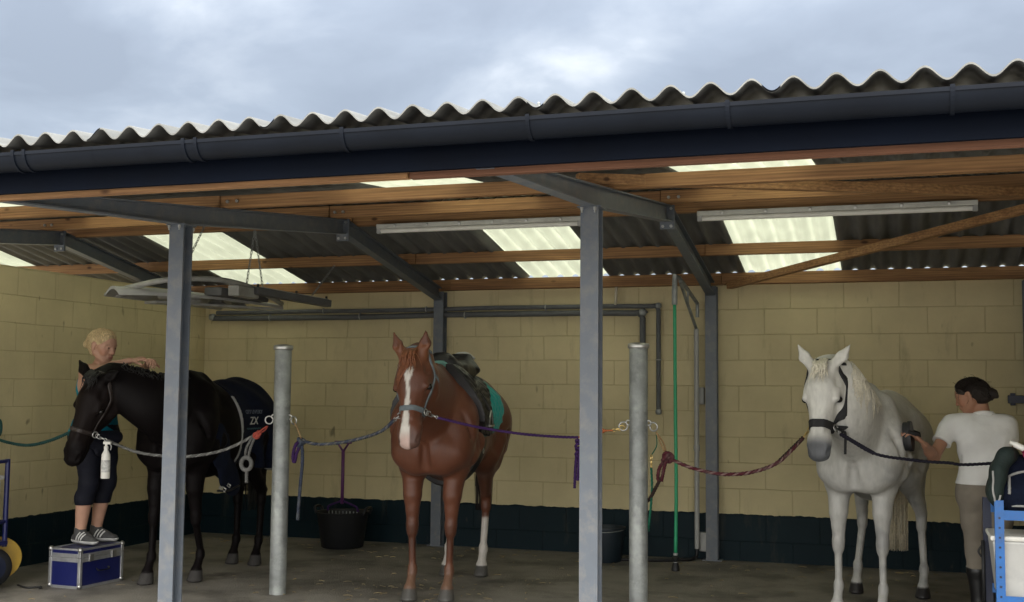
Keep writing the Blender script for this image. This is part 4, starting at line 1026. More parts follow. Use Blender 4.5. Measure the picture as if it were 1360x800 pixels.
def col_skin(base, T, sc):
    def f(vs, T=T):
        c = np.empty((len(vs), 3)); c[:] = base; c *= (1+.06*hashnoise(vs, 30, 3))[:, None]
        def blob(p, r, colr, amt):
            nonlocal c
            d = np.linalg.norm(vs-T(p), axis=1); w = np.clip(1-(d/r)**2, 0, 1)*amt; c = c*(1-w[:, None])+np.array(colr)*w[:, None]
        for s in (-1, 1):
            blob((.062, s*.045, -.025), .035, (base[0]*1.05, base[1]*.75, base[2]*.7), .5)
            blob((.090, s*.0305, .006), .0085, (.05, .04, .035), .95); blob((.084, s*.030, .0285), .010, (.16, .10, .06), .7); blob((.080, s*.042, .0265), .010, (.16, .10, .06), .6)
        blob((.094, 0, -.058), .016, (.36, .12, .11), .8); blob((.092, .012, -.058), .012, (.36, .12, .11), .7); blob((.092, -.012, -.058), .012, (.36, .12, .11), .7)
        blob((.105, 0, -.026), .018, (base[0]*1.05, base[1]*.78, base[2]*.75), .5)
        return c
    return f
def leg_p(V, hip, knee, ank, thick=1.):
    hip, knee, ank = [np.array(q, float) for q in (hip, knee, ank)]
    V.cone(hip, hip*.5+knee*.5, .088*thick, .074*thick, .05); V.cone(hip*.5+knee*.5, knee, .074*thick, .055*thick, .03)
    V.cone(knee, knee*.9+ank*.1, .054*thick, .052*thick, .02)
    cal = knee*.68+ank*.32+np.array([-.016, 0, 0]); V.cone(knee, cal, .050*thick, .056*thick, .03); V.cone(cal, ank, .056*thick, .034*thick, .02)
    V.cone(ank, ank+np.array([.0, 0, -.04]), .034*thick, .036*thick, .02)
def torso_p(V, zh, zs, bust=.05, wide=1., lean=0.):
    X = (1, 0, 0); L = lambda z: lean*(z-zh)/(zs-zh); hgt = zs-zh
    P = lambda f, y=0, x=0: (x+lean*f, y, zh+hgt*f)
    for s in (-1, 1):
        V.cone(P(-.06, s*.068*wide), P(.10, s*.055*wide), .108*wide, .100*wide, .05, X, .92)
        V.cone(P(-.05, s*.066*wide, -.055), P(.04, s*.060*wide, -.045), .085*wide, .08*wide, .05)
        V.cone(P(.55, s*.055*wide), P(.84, s*.085), .088*wide, .085, .05, X, .92)
        V.cone(P(.80, s*.085, -.035), P(.95, s*.10, -.02), .065, .055, .06)
        V.cone(P(.98, s*.05), P(.97, s*.145), .052, .050, .05)
        if bust: V.cone(P(.66, s*.065, .075), P(.68, s*.066, .08), bust, bust*.95, .05)
    V.cone(P(.10), P(.42), .125*wide, .108*wide, .05, X, .80); V.cone(P(.42), P(.70), .108*wide, .125*wide, .05, X, .80)
    V.cone(P(.92, 0, -.02), P(1.02, 0, -.012), .07, .055, .05)
def foot_p(V, ank, yaw=0., L_=.245):
    a = np.array(ank, float); d = np.array([math.cos(yaw), math.sin(yaw), 0]); s = np.array([-d[1], d[0], 0]); g = np.array([a[0], a[1], 0])
    V.cone(g-d*.045+[0, 0, .036], g+d*.06+[0, 0, .040], .034, .038, .02); V.cone(g+d*.02+[0, 0, .06], g+d*.10+[0, 0, .036], .040, .034, .03)
    V.cone(g+d*.08+[0, 0, .034], g+d*(L_-.095)+[0, 0, .026], .044, .034, .02, np.array([0, 0, 1.]), .75); V.cone(a+[0, 0, .02], g+[0, 0, .05], .040, .042, .02)

def strands(hob, a_, b_, T, sc, m, bun, seed):
    rg = random.Random(seed); bv = BVHTree.FromPolygons([Vector(q) for q in a_], [tuple(q) for q in b_]); bm = B()
    for i in range(420):
        s_ = 1 if i % 2 else -1; al = rg.uniform(-.05, 1.15)   # hairline from the middle of the forehead round to behind the ear
        st = (.075*math.cos(al*1.75), s_*.082*math.sin(min(al*1.75, 1.57)), .082*math.cos(al*1.35)+.006-.05*max(al-.6, 0))
        en = (bun[0]+rg.gauss(0, .008), bun[1]+rg.gauss(0, .012), bun[2]+rg.gauss(0, .012)); pts = []
        lift = .0015+.0035*rg.random(); j = rg.gauss(0, .004)
        for q in range(9):
            u = q/8; p = [st[k]*(1-u)+en[k]*u for k in range(3)]; r_ = math.sqrt(sum(c*c for c in p))
            o = .05*math.sin(u*math.pi); p = (p[0], p[1]*(1+.4*math.sin(u*3.14))+j, p[2]+o)
            h_ = bv.find_nearest(Vector(T(p)))
            pts.append(h_[0]+h_[1]*lift*math.sin(.4+2.4*u))
        tube(bm, spline(pts, 2), [rg.uniform(.0012, .0028)]*(2*8+1), 3)
    for i in range(60):   # stray hairs
        p = Vector(T((rg.uniform(-.12, .06), rg.uniform(-.08, .08), rg.uniform(.0, .12)))); h_ = bv.find_nearest(p); d = Vector((rg.gauss(0, 1), rg.gauss(0, 1), rg.gauss(0, 1))).normalized()
        tube(bm, spline([h_[0], h_[0]+h_[1]*.010+d*.014, h_[0]+h_[1]*.012+d*.036+Vector((0, 0, -.008))], 3), .0011, 3)
    obj('hair_strands', bm, m, hob)
# --- woman on the box, plaiting the black horse's mane (faces along +X)
pl_ = np.array([-5.815, 7.46, .292]); H1 = 1.0
t = thing('person', 'blond woman in a turquoise top and dark cropped leggings standing on a grooming box', 'person', tuple(pl_), R(-4))
def LW(Pw):  # world -> her local
    v = Vector(Pw)-Vector(pl_); v = Matrix.Rotation(R(4), 3, 'Z') @ v; return np.array(v)
V = Vol((-.36, -.36, -.02), (.72, .36, 1.66), .005)
ANK = [(-.035, .085, .085), (-.02, -.10, .085)]
torso_p(V, .82, 1.29, .052, 1.14, .03)
leg_p(V, (.0, .085, .80), (.045, .095, .455), ANK[0], 1.10); leg_p(V, (.0, -.085, .80), (.05, -.105, .455), ANK[1], 1.10)
VL = V.copy()
SH = [np.array((.03, .165, 1.285)), np.array((.04, -.165, 1.275))]
HN = [LW((-5.27, 7.36, 1.660)), LW((-5.335, 7.29, 1.672))]
EL = [(SH[0]+HN[0])/2+np.array([-.02, .10, -.07]), (SH[1]+HN[1])/2+np.array([-.03, -.075, -.035])]
for a, b, c_ in zip(SH, EL, HN):
    w_ = c_-unit(c_-b)*.06
    V.cone(a, b, .046, .037, .03); V.cone(a*.6+b*.4, b*.8+a*.2, .041, .036, .02); V.cone(b, b*.55+w_*.45, .037, .035, .02); V.cone(b*.55+w_*.45, w_, .035, .024, .02)
hand(V, HN[0]-unit(HN[0]-EL[0])*.06, HN[0]-EL[0]+np.array([0, 0, -.05]), (0, .3, 1), .9, .95, 1)
hand(V, HN[1]-unit(HN[1]-EL[1])*.06, HN[1]-EL[1]+np.array([0, .12, -.02]), (0, -.3, 1), .95, .95, -1)
V.cone((.02, 0, 1.30), (.050, -.005, 1.40), .054, .050, .03)
HC = np.array((.050, -.010, 1.478)); T1, R1 = head_p(V, HC, R(-4), R(14), 1.11)
V.clip(lambda X, Y, Z: (.06-Z)+0*X+0*Y)
vs, F = V.mesh(); body = mesh_obj('body', vs, F, MT['skin'], t, col_skin((.47, .27, .19), T1, 1.11)(vs))
hv = Vol((-.20, -.22, 1.32), (.30, .22, 1.66), .005)
def hair_p(Vh, T, sc, bun, parts):
    y = T((0, 1, 0))-T((0, 0, 0))
    def C(a, b, ra, rb, k=.02, n=None, sq=1., sub=False): Vh.cone(T(a), T(b), ra*sc, rb*sc, k*sc, n, sq, sub)
    C((-.034, 0, .026), (.010, 0, .036), .087, .083, .02, y, .91); C((-.06, 0, .0), (-.055, 0, -.04), .062, .045, .03)
    C((.12, 0, -.055), (.12, 0, .012), .085, .070, .015, y, 1.15, sub=True)       # open the face
    for s in (-1, 1): C((.03, s*.098, -.06), (.0, s*.092, -.02), .05, .022, .01, sub=True)
    C(*bun[0]); C(*bun[1])
hair_p(hv, T1, 1.11, (((-.10, 0, -.012), (-.132, 0, -.006), .030, .030, .012), ((-.118, .02, -.012), (-.128, -.02, -.018), .026, .026, .012)), None)
a_, b_ = hv.mesh(); hob = mesh_obj('hair', a_, b_, MT['hair_blond'], t); strands(hob, a_, b_, T1, 1.11, MT['hair_blond'], (-.118, 0, -.008), 21)
v = VL.copy(); v.v = v.v-.009; folds(v, .0016, ((.3, .2, 1, 42), (.1, .7, .8, 58), (-.3, .5, .6, 33)), 2)
def tank_f(X, Y, Z):
    top = np.where(np.abs(Y-0*X) < .10, 1.275+.10*np.abs(Y), 1.275-(np.abs(Y)-.10)*3.0)+0*Z
    return np.maximum(Z-top, .80-Z)+0*X
v.clip(tank_f); v.cone((.02, 0, 1.315), (.0, 0, 1.27), .062, .085, .02); v.cone((.03, 0, 1.40), (.03, 0, 1.30), .04, .05, .004, sub=True)
a_, b_ = v.mesh(); mesh_obj('tank_top', a_, b_, MT['tank'], t)
v = VL.copy(); v.v = v.v-.007; folds(v, .0009, ((.2, .3, 1, 75), (.5, .2, .8, 52)), 4)
v.clip(lambda X, Y, Z: np.maximum(Z-.885, .285-Z)+0*X+0*Y); a_, b_ = v.mesh(); mesh_obj('leggings', a_, b_, MT['leggings'], t)
v = Vol((.0, -.22, .62), (.30, .14, .90), .006); v.cone((.10, -.16, .79), (.165, .04, .79), .05, .05, .03); v.cone((.13, -.17, .76), (.17, -.06, .70), .045, .05, .03); v.cone((.16, -.15, .68), (.175, -.10, .66), .02, .02, .03)
a_, b_ = v.mesh(); mesh_obj('waist_bag', a_, b_, MT['leggings'], t)
for k, (A, yw) in enumerate(zip(ANK, (R(6), R(-10)))):
    v = Vol((A[0]-.13, A[1]-.13, -.01), (A[0]+.26, A[1]+.13, .17), .004); foot_p(v, A, yw, .25)
    v.cone((A[0], A[1], .085), (A[0]-.005, A[1], .118), .043, .040, .01)
    v.clip(lambda X, Y, Z: np.maximum(Z-.118+.0*X, .022-Z)+0*Y)
    a_, b_ = v.mesh(); sh_ = mesh_obj('shoe', a_, b_, MT['shoe'], t)
    bvx = BVHTree.FromPolygons([Vector(q) for q in a_], [tuple(q) for q in b_])
    v2 = Vol((A[0]-.13, A[1]-.13, -.01), (A[0]+.26, A[1]+.13, .17), .004); foot_p(v2, A, yw, .25); v2.v -= .005; v2.clip(lambda X, Y, Z: np.maximum(Z-.024-.008*(X-A[0]-.1)**2*8, .0005-Z)+0*Y); a_, b_ = v2.mesh(); mesh_obj('sole', a_, b_, MT['sole'], sh_)
    d = Vector((math.cos(yw), math.sin(yw), 0)); sd = Vector((d.y, -d.x, 0))
    bm = B()
    for j in range(3):
        pts = []
        for q in range(6):
            u = q/5; o = Vector((A[0], A[1], 0))+d*(.035+.028*j+.028*u-.02)+Vector((0, 0, .030+.055*u)); hit = bvx.ray_cast(o+sd*.15, -sd)[0]
            if hit: pts.append(hit+sd*.001)
        if len(pts) > 2: tube(bm, pts, .0062, 5)
    obj('stripes', bm, MT['sole'], sh_)

# --- woman on the right, brushing the white horse (faces away from the camera)
pr_ = np.array([.535, 8.30, 0.]); RZW = math.atan2(.985, -.17)
t = thing('person', 'dark haired woman in a white polo shirt and beige breeches brushing the white horse', 'person', tuple(pr_), RZW)
def LR(Pw): return np.array(Matrix.Rotation(-RZW, 3, 'Z') @ (Vector(Pw)-Vector(pr_)))
V = Vol((-.50, -.40, -.01), (.46, .66, 1.66), .005)
ANK2 = [(-.01, .055, .09), (.02, -.07, .09)]
torso_p(V, .84, 1.265, .045, 1.0, .01)
leg_p(V, (.0, .08, .82), (.02, .068, .455), ANK2[0], 1.0); leg_p(V, (.0, -.08, .82), (.02, -.078, .455), ANK2[1], 1.0)
VL2 = V.copy()
S2 = [LR(onY(1264, 562, 8.30)), LR(onY(1331, 566, 8.32))]
E2 = [LR(onY(1240, 607, 8.17)), LR(onY(1346, 607, 8.34))]
wb = white['t'].children[0]; wm = Matrix.Translation(white['t'].location) @ white['t'].rotation_euler.to_matrix().to_4x4()
bvw = BVHTree.FromPolygons([wm @ v.co for v in wb.data.vertices], [p.vertices[:] for p in wb.data.polygons])
eye0 = Vector((0, 0, EYE)); BR_C, BR_N, *_ = bvw.ray_cast(eye0, _ray(1201, 580).normalized())
BR_N = (BR_N*.8+Vector((1.3, -.25, 0))).normalized(); BR_C = BR_C + BR_N*.030
print('brush', BR_C, BR_N)
pass
H2 = [LR(BR_C+Vector((.085, -.03, -.035))), LR(onY(1338, 645, 8.20))]
for i, (a, b, c_) in enumerate(zip(S2, E2, H2)):
    w_ = c_-unit(c_-b)*.05
    V.cone(a, b, .047, .037, .03); V.cone(b, b*.55+w_*.45, .038, .035, .02); V.cone(b*.55+w_*.45, w_, .035, .024, .02)
hx = LR(Vector(pr_)+Vector((1, 0, 0))); hand(V, H2[0]-unit(H2[0]-E2[0])*.035, LR(Vector(pr_)+Vector((-.75, -.15, .75))), hx+np.array([0, 0, .8]), .75, 1.0, -1)
hand(V, H2[1]-unit(H2[1]-E2[1])*.05, H2[1]-E2[1], (.2, -1, .1), .55, .95, 1)
V.cone((.0, 0, 1.28), (.035, .01, 1.385), .052, .047, .03)
HC2 = LR(onY(1289.5, 526, 8.34)); T2, R2 = head_p(V, HC2, R(62), R(20), 1.0)
V.clip(lambda X, Y, Z: (.2-Z)+0*X+0*Y)
vs, F = V.mesh(); mesh_obj('body', vs, F, MT['skin'], t, col_skin((.38, .20, .13), T2, 1.0)(vs))
hv = Vol(HC2-.24, HC2+.24, .005)
hair_p(hv, T2, 1.0, (((-.095, 0, -.035), (-.128, 0, -.030), .038, .036, .02), ((-.145, .0, -.035), (-.155, 0, -.06), .022, .012, .02)), None)
a_, b_ = hv.mesh(); hob = mesh_obj('hair', a_, b_, MT['hair_dark'], t); strands(hob, a_, b_, T2, 1.0, MT['hair_dark'], (-.115, 0, -.035), 22)
v = VL2.copy()
v.clip(lambda X, Y, Z: .80-Z+0*X+0*Y)
for i in (0, 1):
    d = E2[i]-S2[i]; v.cone(S2[i]+np.array([0, (-.05, .05)[i], -.005]), S2[i]+d*.30, .053, .050, .05); v.cone(S2[i], S2[i]+d*.1, .055, .053, .03); v.cone(S2[i]+d*.2, S2[i]+d*.60, .050, .052, .02)
v.cone((.0, .0, .87), (.0, 0, 1.0), .138, .115, .06, (1, 0, 0), .85)      # loose hem
v.v -= .0125; folds(v, .0024, ((.2, .55, .8, 38), (.1, -.6, .7, 31), (.1, .9, .25, 24), (.3, .3, 1, 52)), 5)
def sleeves(X, Y, Z):
    o = None
    for i in (0, 1):
        d = E2[i]-S2[i]; L2 = d@d; tt = ((X-S2[i][0])*d[0]+(Y-S2[i][1])*d[1]+(Z-S2[i][2])*d[2])/L2
        side = (Y-0*X-0*Z) > .15 if i == 0 else (Y-0*X-0*Z) < -.15
        q = np.where(side & (Z > 1.0), (tt-.58)*math.sqrt(L2), -1.); o = q if o is None else np.maximum(o, q)
    return o
v.clip(lambda X, Y, Z: np.maximum(np.maximum(Z-1.335+.25*np.abs(X)*0, .872-Z)+0*X+0*Y, sleeves(X, Y, Z)))
a_, b_ = v.mesh(); shirt = mesh_obj('polo_shirt', a_, b_, MT['polo'], t)
bm = B(); ring(bm, (.012, .0, 1.325), (.25, 0, 1), .060, .014, 22, 6); obj('collar', bm, MT['polo'], shirt, True)
v = VL2.copy(); v.v -= .008; folds(v, .0010, ((.2, .4, 1, 60), (.5, -.3, .8, 44)), 6); v.clip(lambda X, Y, Z: np.maximum(Z-.90, .30-Z)+0*X+0*Y); a_, b_ = v.mesh(); mesh_obj('breeches', a_, b_, MT['breeches'], t)
for A, kn in zip(ANK2, ((.02, .068, .455), (.02, -.078, .455))):
    v = Vol((A[0]-.16, A[1]-.12, -.01), (A[0]+.28, A[1]+.12, .40), .005); foot_p(v, A, R(4) if A[1] > 0 else R(-8), .26)
    k_ = np.array(kn); a0 = np.array(A); v.cone(k_*.8+a0*.2, k_*.6+a0*.4+np.array([-.012, 0, 0]), .058, .060, .02); v.cone(k_*.6+a0*.4+np.array([-.012, 0, 0]), a0, .060, .045, .02); v.v -= .007
    v.clip(lambda X, Y, Z: np.maximum(Z-.335, .002-Z)+0*X+0*Y); a_, b_ = v.mesh(); bo = mesh_obj('boot', a_, b_, MT['boot'], t)
    v = Vol((A[0]-.16, A[1]-.12, .28), (A[0]+.2, A[1]+.12, .40), .005); v.cone(k_*.8+a0*.2, k_*.6+a0*.4+np.array([-.012, 0, 0]), .058, .060, .02); v.v -= .010; v.clip(lambda X, Y, Z: np.maximum(Z-.340, .322-Z)+0*X+0*Y); a_, b_ = v.mesh(); mesh_obj('boot_trim', a_, b_, MT['greyplastic'], bo)
# brush under her left hand
t = thing('body_brush', 'black oval body brush held against the white horse flank', 'brush', tuple(BR_C), R(0))
dirn = -BR_N
def oval(bm, d0, d1, ra, rb, m_=24):
    d, s, u = frame(dirn); rings = []
    for q in (d0, d1): rings.append([bm.verts.new(d*q+s*ra*math.cos(2*math.pi*j/m_)+u*rb*math.sin(2*math.pi*j/m_)) for j in range(m_)])
    for j in range(m_): bm.faces.new((rings[0][j], rings[0][(j+1) % m_], rings[1][(j+1) % m_], rings[1][j]))
    bm.faces.new(rings[0][::-1]); bm.faces.new(rings[1])
bm = B(); oval(bm, -.022, .0, .045, .098); obj('back', bm, MT['blackleather'], t, auto=R(40))
bm = B(); oval(bm, .0005, .030, .040, .092); obj('bristles', bm, MT['black'], t, auto=R(40))
bm = B(); d, s, u = frame(dirn); tube(bm, [u*.03+s*.045-d*.01, u*.015+s*.04-d*.05, -u*.0-d*.065, u*.015-s*.04-d*.05, u*.03-s*.045-d*.01], .014, 6); obj('hand_strap', bm, MT['web_black'], t, True)
# ------------------------------------------------------------------ ropes and small tethering gear
def rope_mat(nm, colr, c2=None): return mat(nm, colr, .85, 0, .3, 60, .4, 150, .2, dirt=c2, dirt_amt=.7 if c2 else 0, scale2=16)
MT['rope_grey'] = rope_mat('grey rope', (.13, .13, .125), (.22, .21, .2)); MT['rope_teal'] = rope_mat('dark teal rope', (.020, .065, .062)); MT['rope_blue'] = rope_mat('faded blue grey rope', (.045, .055, .085), (.12, .13, .13))
MT['rope_purple'] = rope_mat('purple rope', (.045, .018, .085)); MT['rope_red'] = rope_mat('burgundy rope', (.075, .014, .022), (.13, .10, .09)); MT['rope_navy'] = rope_mat('dark navy rope', (.014, .013, .022)); MT['rope_brown'] = rope_mat('brown black rope', (.030, .018, .015))
MT['twine_orange'] = rope_mat('orange baler twine', (.42, .13, .05)); MT['twine_red'] = rope_mat('faded red twine', (.36, .075, .055)); MT['twine_straw'] = rope_mat('straw coloured twine', (.30, .20, .10)); MT['rope_green'] = rope_mat('green rope', (.012, .10, .06))
MT['rope_fleck'] = rope_mat('pale pink flecked strand', (.20, .13, .12)); MT['rope_pale'] = rope_mat('pale grey strand', (.24, .24, .23))
def clip_hook(t, a, b, m):
    """trigger snap hook from a (eye on rope) to b (bow on ring), three small parts"""
    a, b = Vector(a), Vector(b); d, s, u = frame(b-a, Vector((.3, -.5, 1))); L_ = (b-a).length
    bm = B(); ring(bm, a+d*.010, s, .011, .0035, 12, 5); obj('swivel_eye', W0(t, bm), m, t, True)
    bm = B(); lathe(bm, a+d*.018, [(.006, 0), (.007, L_*.2), (.005, L_*.45)], 10, d); 
    pts = [a+d*(L_*.5)+u*x*.016+d*y for x, y in ((-.3, -.008), (-1, .008), (-1, L_*.35), (0, L_*.47), (1, L_*.35), (1, .012))]
    tube(bm, spline(pts, 4), .0042, 6); obj('snap_hook', W0(t, bm), m, t, True)
def W0(t, bm):
    bmesh.ops.transform(bm, matrix=(Matrix.Translation(t.location) @ t.rotation_euler.to_matrix().to_4x4()).inverted(), verts=bm.verts); return bm
def lead(label, pts, r, m, name='lead_rope', cat='lead rope', group=None, pitch=.075, m2=None):
    t = thing(name, label, cat, tuple(pts[0]), 0, group)
    bm = B(); rope_bm(bm, pts, r, pitch, 3, m2 is not None); obj('rope', W0(t, bm), [m, m2] if m2 else m, t, True); return t
def extra(t, name, pts, r, m, pitch=.05, twist=True):
    bm = B()
    if twist: rope_bm(bm, pts, r, pitch)
    else: tube(bm, spline(pts, 6), r, 6)
    return obj(name, W0(t, bm), m, t, True)
def knot(bm, c, r, R_, seed=0):
    rg = random.Random(seed); c = Vector(c)
    for q in range(3):
        n = Vector((rg.gauss(0, 1), rg.gauss(0, 1), rg.gauss(0, 1))); ring(bm, c+Vector((rg.gauss(0, .006), rg.gauss(0, .006), rg.gauss(0, .008))), n, R_, r, 14, 6)
CR, CLf = chestnut['rings']; WRr, WLf = white['rings']; BRr, BLf = black['rings']   # right, left rings of each headcollar
ringp = lambda x, s: Vector((x+s*.110, YG-.010, RZ-.020))
# 1 grey lead from the black horse to the first post
e = ringp(PX[0], -1); a = BLf
c0 = a+(onY(152, 590, a.y+.01)-a).normalized()*.10
k = e+Vector((-.075, -.01, -.085))
pts = [c0]+[onX(x, y, X_) for x, y, X_ in ((180, 600, -5.22), (215, 605.5, -5.05), (255, 606, -4.85), (300, 597, -4.62))]+[k]
t = lead('grey lead rope sagging from the black horse to the left galvanised post', pts, .0115, MT['rope_grey'], m2=MT['rope_pale'])
clip_hook(t, c0, a, MT['galv_bright'])
extra(t, 'twine_loop', [e+Vector((0, -.005, -.028)), e+Vector((-.03, -.015, -.05)), k, e+Vector((-.03, .012, -.06)), e+Vector((0, .005, -.028))], .006, MT['twine_red'])
bm = B(); knot(bm, k, .009, .020, 3); obj('knot', W0(t, bm), MT['twine_red'], t, True)
# hanging chain of loops of the same lead
q = k+Vector((-.035, -.005, -.02))
extra(t, 'rope_tail', [q, q+Vector((-.035, -.02, -.08)), q+Vector((-.045, -.02, -.15))], .010, MT['rope_grey']); extra(t, 'rope_tail', [q+Vector((.02, 0, 0)), q+Vector((.0, -.025, -.08)), q+Vector((-.02, -.02, -.15))], .010, MT['rope_grey'])
bm = B(); ring(bm, q+Vector((-.035, -.02, -.195)), (.1, 1, 0), .045, .016, 20, 7); obj('rope_loop', W0(t, bm), MT['rope_grey'], t, True)
extra(t, 'rope_end', [q+Vector((-.03, -.02, -.24)), q+Vector((-.03, -.02, -.33))], .013, MT['rope_grey'])
# 2 teal rope to the side wall
wl = Vector((XL+.05, 7.40, 1.06))
t = lead('dark teal rope from the black horse nose to the cream side wall', [BRr, BRr.lerp(wl, .3)+Vector((0, 0, -.065)), BRr.lerp(wl, .55)+Vector((0, 0, -.085)), BRr.lerp(wl, .8)+Vector((0, 0, -.05)), wl], .0125, MT['rope_teal'])
bm = B(); ring(bm, wl+Vector((.06, 0, .075)), (.6, 1, 0), .062, .011, 24, 7); obj('rope_loop', W0(t, bm), MT['rope_teal'], t, True)
bm = B(); ring(bm, wl+Vector((-.02, 0, .01)), (.2, 1, 0), .03, .006, 18, 6); obj('wall_ring', W0(t, bm), MT['galv_bright'], t, True)
# 3 faded blue lead: first post to the chestnut
s0 = ringp(PX[0], 1); kn = s0+Vector((.065, -.01, -.125)); a = CR
d = (Vector(onY(505, 573, 7.2))-a).normalized(); c0 = a+d*.085
pts = [kn, onY(420, 590, 7.45), onY(450, 588.5, 7.40), onY(485, 581, 7.30), onY(508, 572, 7.16), c0]
t = lead('faded blue grey lead rope from the left galvanised post to the chestnut horse', pts, .0125, MT['rope_blue'], m2=MT['rope_grey'])
clip_hook(t, c0, a, MT['greyplastic'])
extra(t, 'twine_loop', [s0, s0.lerp(kn, .5)+Vector((.01, -.01, 0)), kn, s0.lerp(kn, .5)+Vector((-.004, .012, 0)), s0], .0055, MT['twine_straw'])
bm = B(); knot(bm, kn, .012, .026, 5); obj('knot', W0(t, bm), MT['rope_blue'], t, True)
extra(t, 'rope_loop', [kn, kn+Vector((-.035, -.02, -.03)), kn+Vector((-.055, -.02, -.11)), kn+Vector((-.045, -.015, -.155)), kn+Vector((-.03, -.012, -.09)), kn], .0125, MT['rope_purple'])
extra(t, 'rope_tail', [kn, kn+Vector((.018, -.015, -.14)), kn+Vector((.005, -.015, -.33)), kn+Vector((-.012, -.01, -.56))], .0125, MT['rope_blue'])
# 4 purple lead: chestnut to the second post
a = CLf; e = ringp(PX[1], -1); d = (onY(592, 560, 7.02)-a).normalized(); c0 = a+d*.125
k = Vector(onY(768, 581, 7.42)); k2 = Vector(onY(800, 573, 7.45))
t = lead('purple lead rope running from the chestnut horse behind the middle steel post', [c0]+[c0.lerp(k, f)-Vector((0, 0, .03*4*f*(1-f))) for f in (.3, .6, .85)]+[k], .0095, MT['rope_purple'])
clip_hook(t, c0, a, MT['steelbar'])
bm = B()
for i in range(5): ring(bm, k+Vector((0, 0, -.03-.026*i)), (.3*(-1)**i, .6, .5), .017, .009, 12, 6)
obj('chain_knot', W0(t, bm), MT['rope_purple'], t, True)
extra(t, 'rope_tail', [k+Vector((-.01, 0, -.1)), k+Vector((-.018, -.005, -.22)), k+Vector((-.022, -.005, -.33))], .010, MT['rope_purple']); extra(t, 'rope_tail', [k+Vector((.01, 0, -.1)), k+Vector((.004, -.008, -.2)), k+Vector((.0, -.008, -.28))], .010, MT['rope_purple'])
extra(t, 'twine_loop', [k, k2, e+Vector((-.055, -.004, -.012))], .0065, MT['twine_orange']); bm = B(); knot(bm, k2, .006, .013, 9); obj('twine_knot', W0(t, bm), MT['twine_orange'], t, True)
clip_hook(t, e+Vector((-.06, -.004, -.014)), e+Vector((.02, 0, .012)), MT['brass'])
# 5 burgundy lead: second post to the white horse
s0 = ringp(PX[1], 1); kn = Vector(onY(886, 608, 7.44)); a = WRr; d = (onY(1055, 600, 7.42)-a).normalized(); c0 = a+d*.10
pts = [kn, onY(920, 622, 7.44), onY(960, 630, 7.44), onY(1000, 627, 7.44), onY(1035, 613, 7.44), c0]
t = lead('burgundy lead rope with pale flecks from the right galvanised post to the white horse', pts, .0125, MT['rope_red'], m2=MT['rope_fleck'])
clip_hook(t, c0, a, MT['brass'])
extra(t, 'rope_wrap', [pts[-2]+Vector((0, 0, .0)), pts[-2].lerp(c0, .5), c0], .014, MT['rope_brown'])
for o in (-.008, .008): extra(t, 'twine_loop', [s0+Vector((.01, 0, -.02)), s0.lerp(kn, .5)+Vector((.008+o, o, 0)), kn], .006, MT['twine_straw'])
bm = B(); knot(bm, kn, .013, .030, 8); obj('knot', W0(t, bm), MT['rope_red'], t, True)
for o in (-.014, .014): extra(t, 'rope_loop', [kn, kn+Vector((-.03+o, -.01, -.06)), kn+Vector((-.045+o, -.01, -.13)), kn+Vector((-.04+o*.3, -.01, -.15))], .012, MT['rope_red'])
extra(t, 'rope_tail', [kn+Vector((-.04, -.01, -.13)), kn+Vector((-.075, -.01, -.20)), kn+Vector((-.115, .02, -.265)), kn+Vector((-.15, .09, -.29))], .012, MT['rope_brown'])
# 5b green rope with a brass clip beside the post
p = Vector(onY(865, 611, YG-.02)); t = lead('thin green rope hanging from a brass clip beside the right galvanised post', [p+Vector((0, 0, -.05)), p+Vector((.004, 0, -.2)), p+Vector((-.012, 0, -.38)), p+Vector((-.03, .05, -.46))], .008, MT['rope_green'])
clip_hook(t, p+Vector((0, 0, -.05)), p+Vector((0, 0, .035)), MT['brass']); extra(t, 'twine_loop', [s0+Vector((.01, 0, -.03)), s0+Vector((.012, 0, -.10)), p+Vector((.02, 0, .06)), p+Vector((0, 0, .03))], .004, MT['rope_green'])
# 6 dark navy lead: white horse to the right
a = WLf; e = Vector((1.605, 7.52, 1.165)); d = (onY(1130, 594, 7.40)-a).normalized(); c0 = a+d*.07
m_ = [onY(x, y, Y) for x, y, Y in ((1160, 602, 7.42), (1210, 611, 7.44), (1260, 615, 7.46), (1310, 616, 7.48))]
t = lead('dark navy lead rope from the white horse towards the blue trolley', [c0]+m_+[e], .0100, MT['rope_navy'])
clip_hook(t, c0, a, MT['steelbar'])
extra(t, 'rope_wrap', [c0, c0.lerp(m_[0], .5), m_[0]], .0135, MT['rope_navy'])
bm = B(); ring(bm, e+Vector((-.012, 0, .02)), (.3, 1, 0), .028, .006, 18, 6); obj('wall_ring', W0(t, bm), MT['galv_bright'], t, True)
# spray bottle hooked on the grey rope
p = Vector(onY(139, 588, black['rings'][1].y+.02))
p = black['rings'][1]+(Vector(onY(152, 590, black['rings'][1].y+.01))-black['rings'][1]).normalized()*.115
t = thing('spray_bottle', 'white plastic spray bottle hanging on the grey rope', 'bottle', tuple(p+Vector((0, -.02, -.262))))
bm = B(); lathe(bm, (0, 0, 0), [(.028, 0), (.031, .006), (.031, .15), (.029, .170), (.014, .200), (.013, .212)], 24); obj('bottle_body', bm, MT['whiteplastic'], t, auto=R(50))
MT['label_grey'] = mat('printed label', (.52, .52, .50), .5, 0, .25, 35, dirt=(.12, .13, .14), dirt_amt=.7, scale2=45)
bm = B(); lathe(bm, (0, 0, .045), [(.0318, 0), (.0318, .085)], 24); obj('label', bm, MT['label_grey'], t, auto=R(50))
bm = B(); lathe(bm, (0, 0, .206), [(.016, 0), (.016, .02), (.010, .022), (.010, .042)], 16); box(bm, (.008, 0, .250), (.06, .018, .020), bev=.004); obj('spray_head', bm, MT['whiteplastic'], t, auto=R(40))
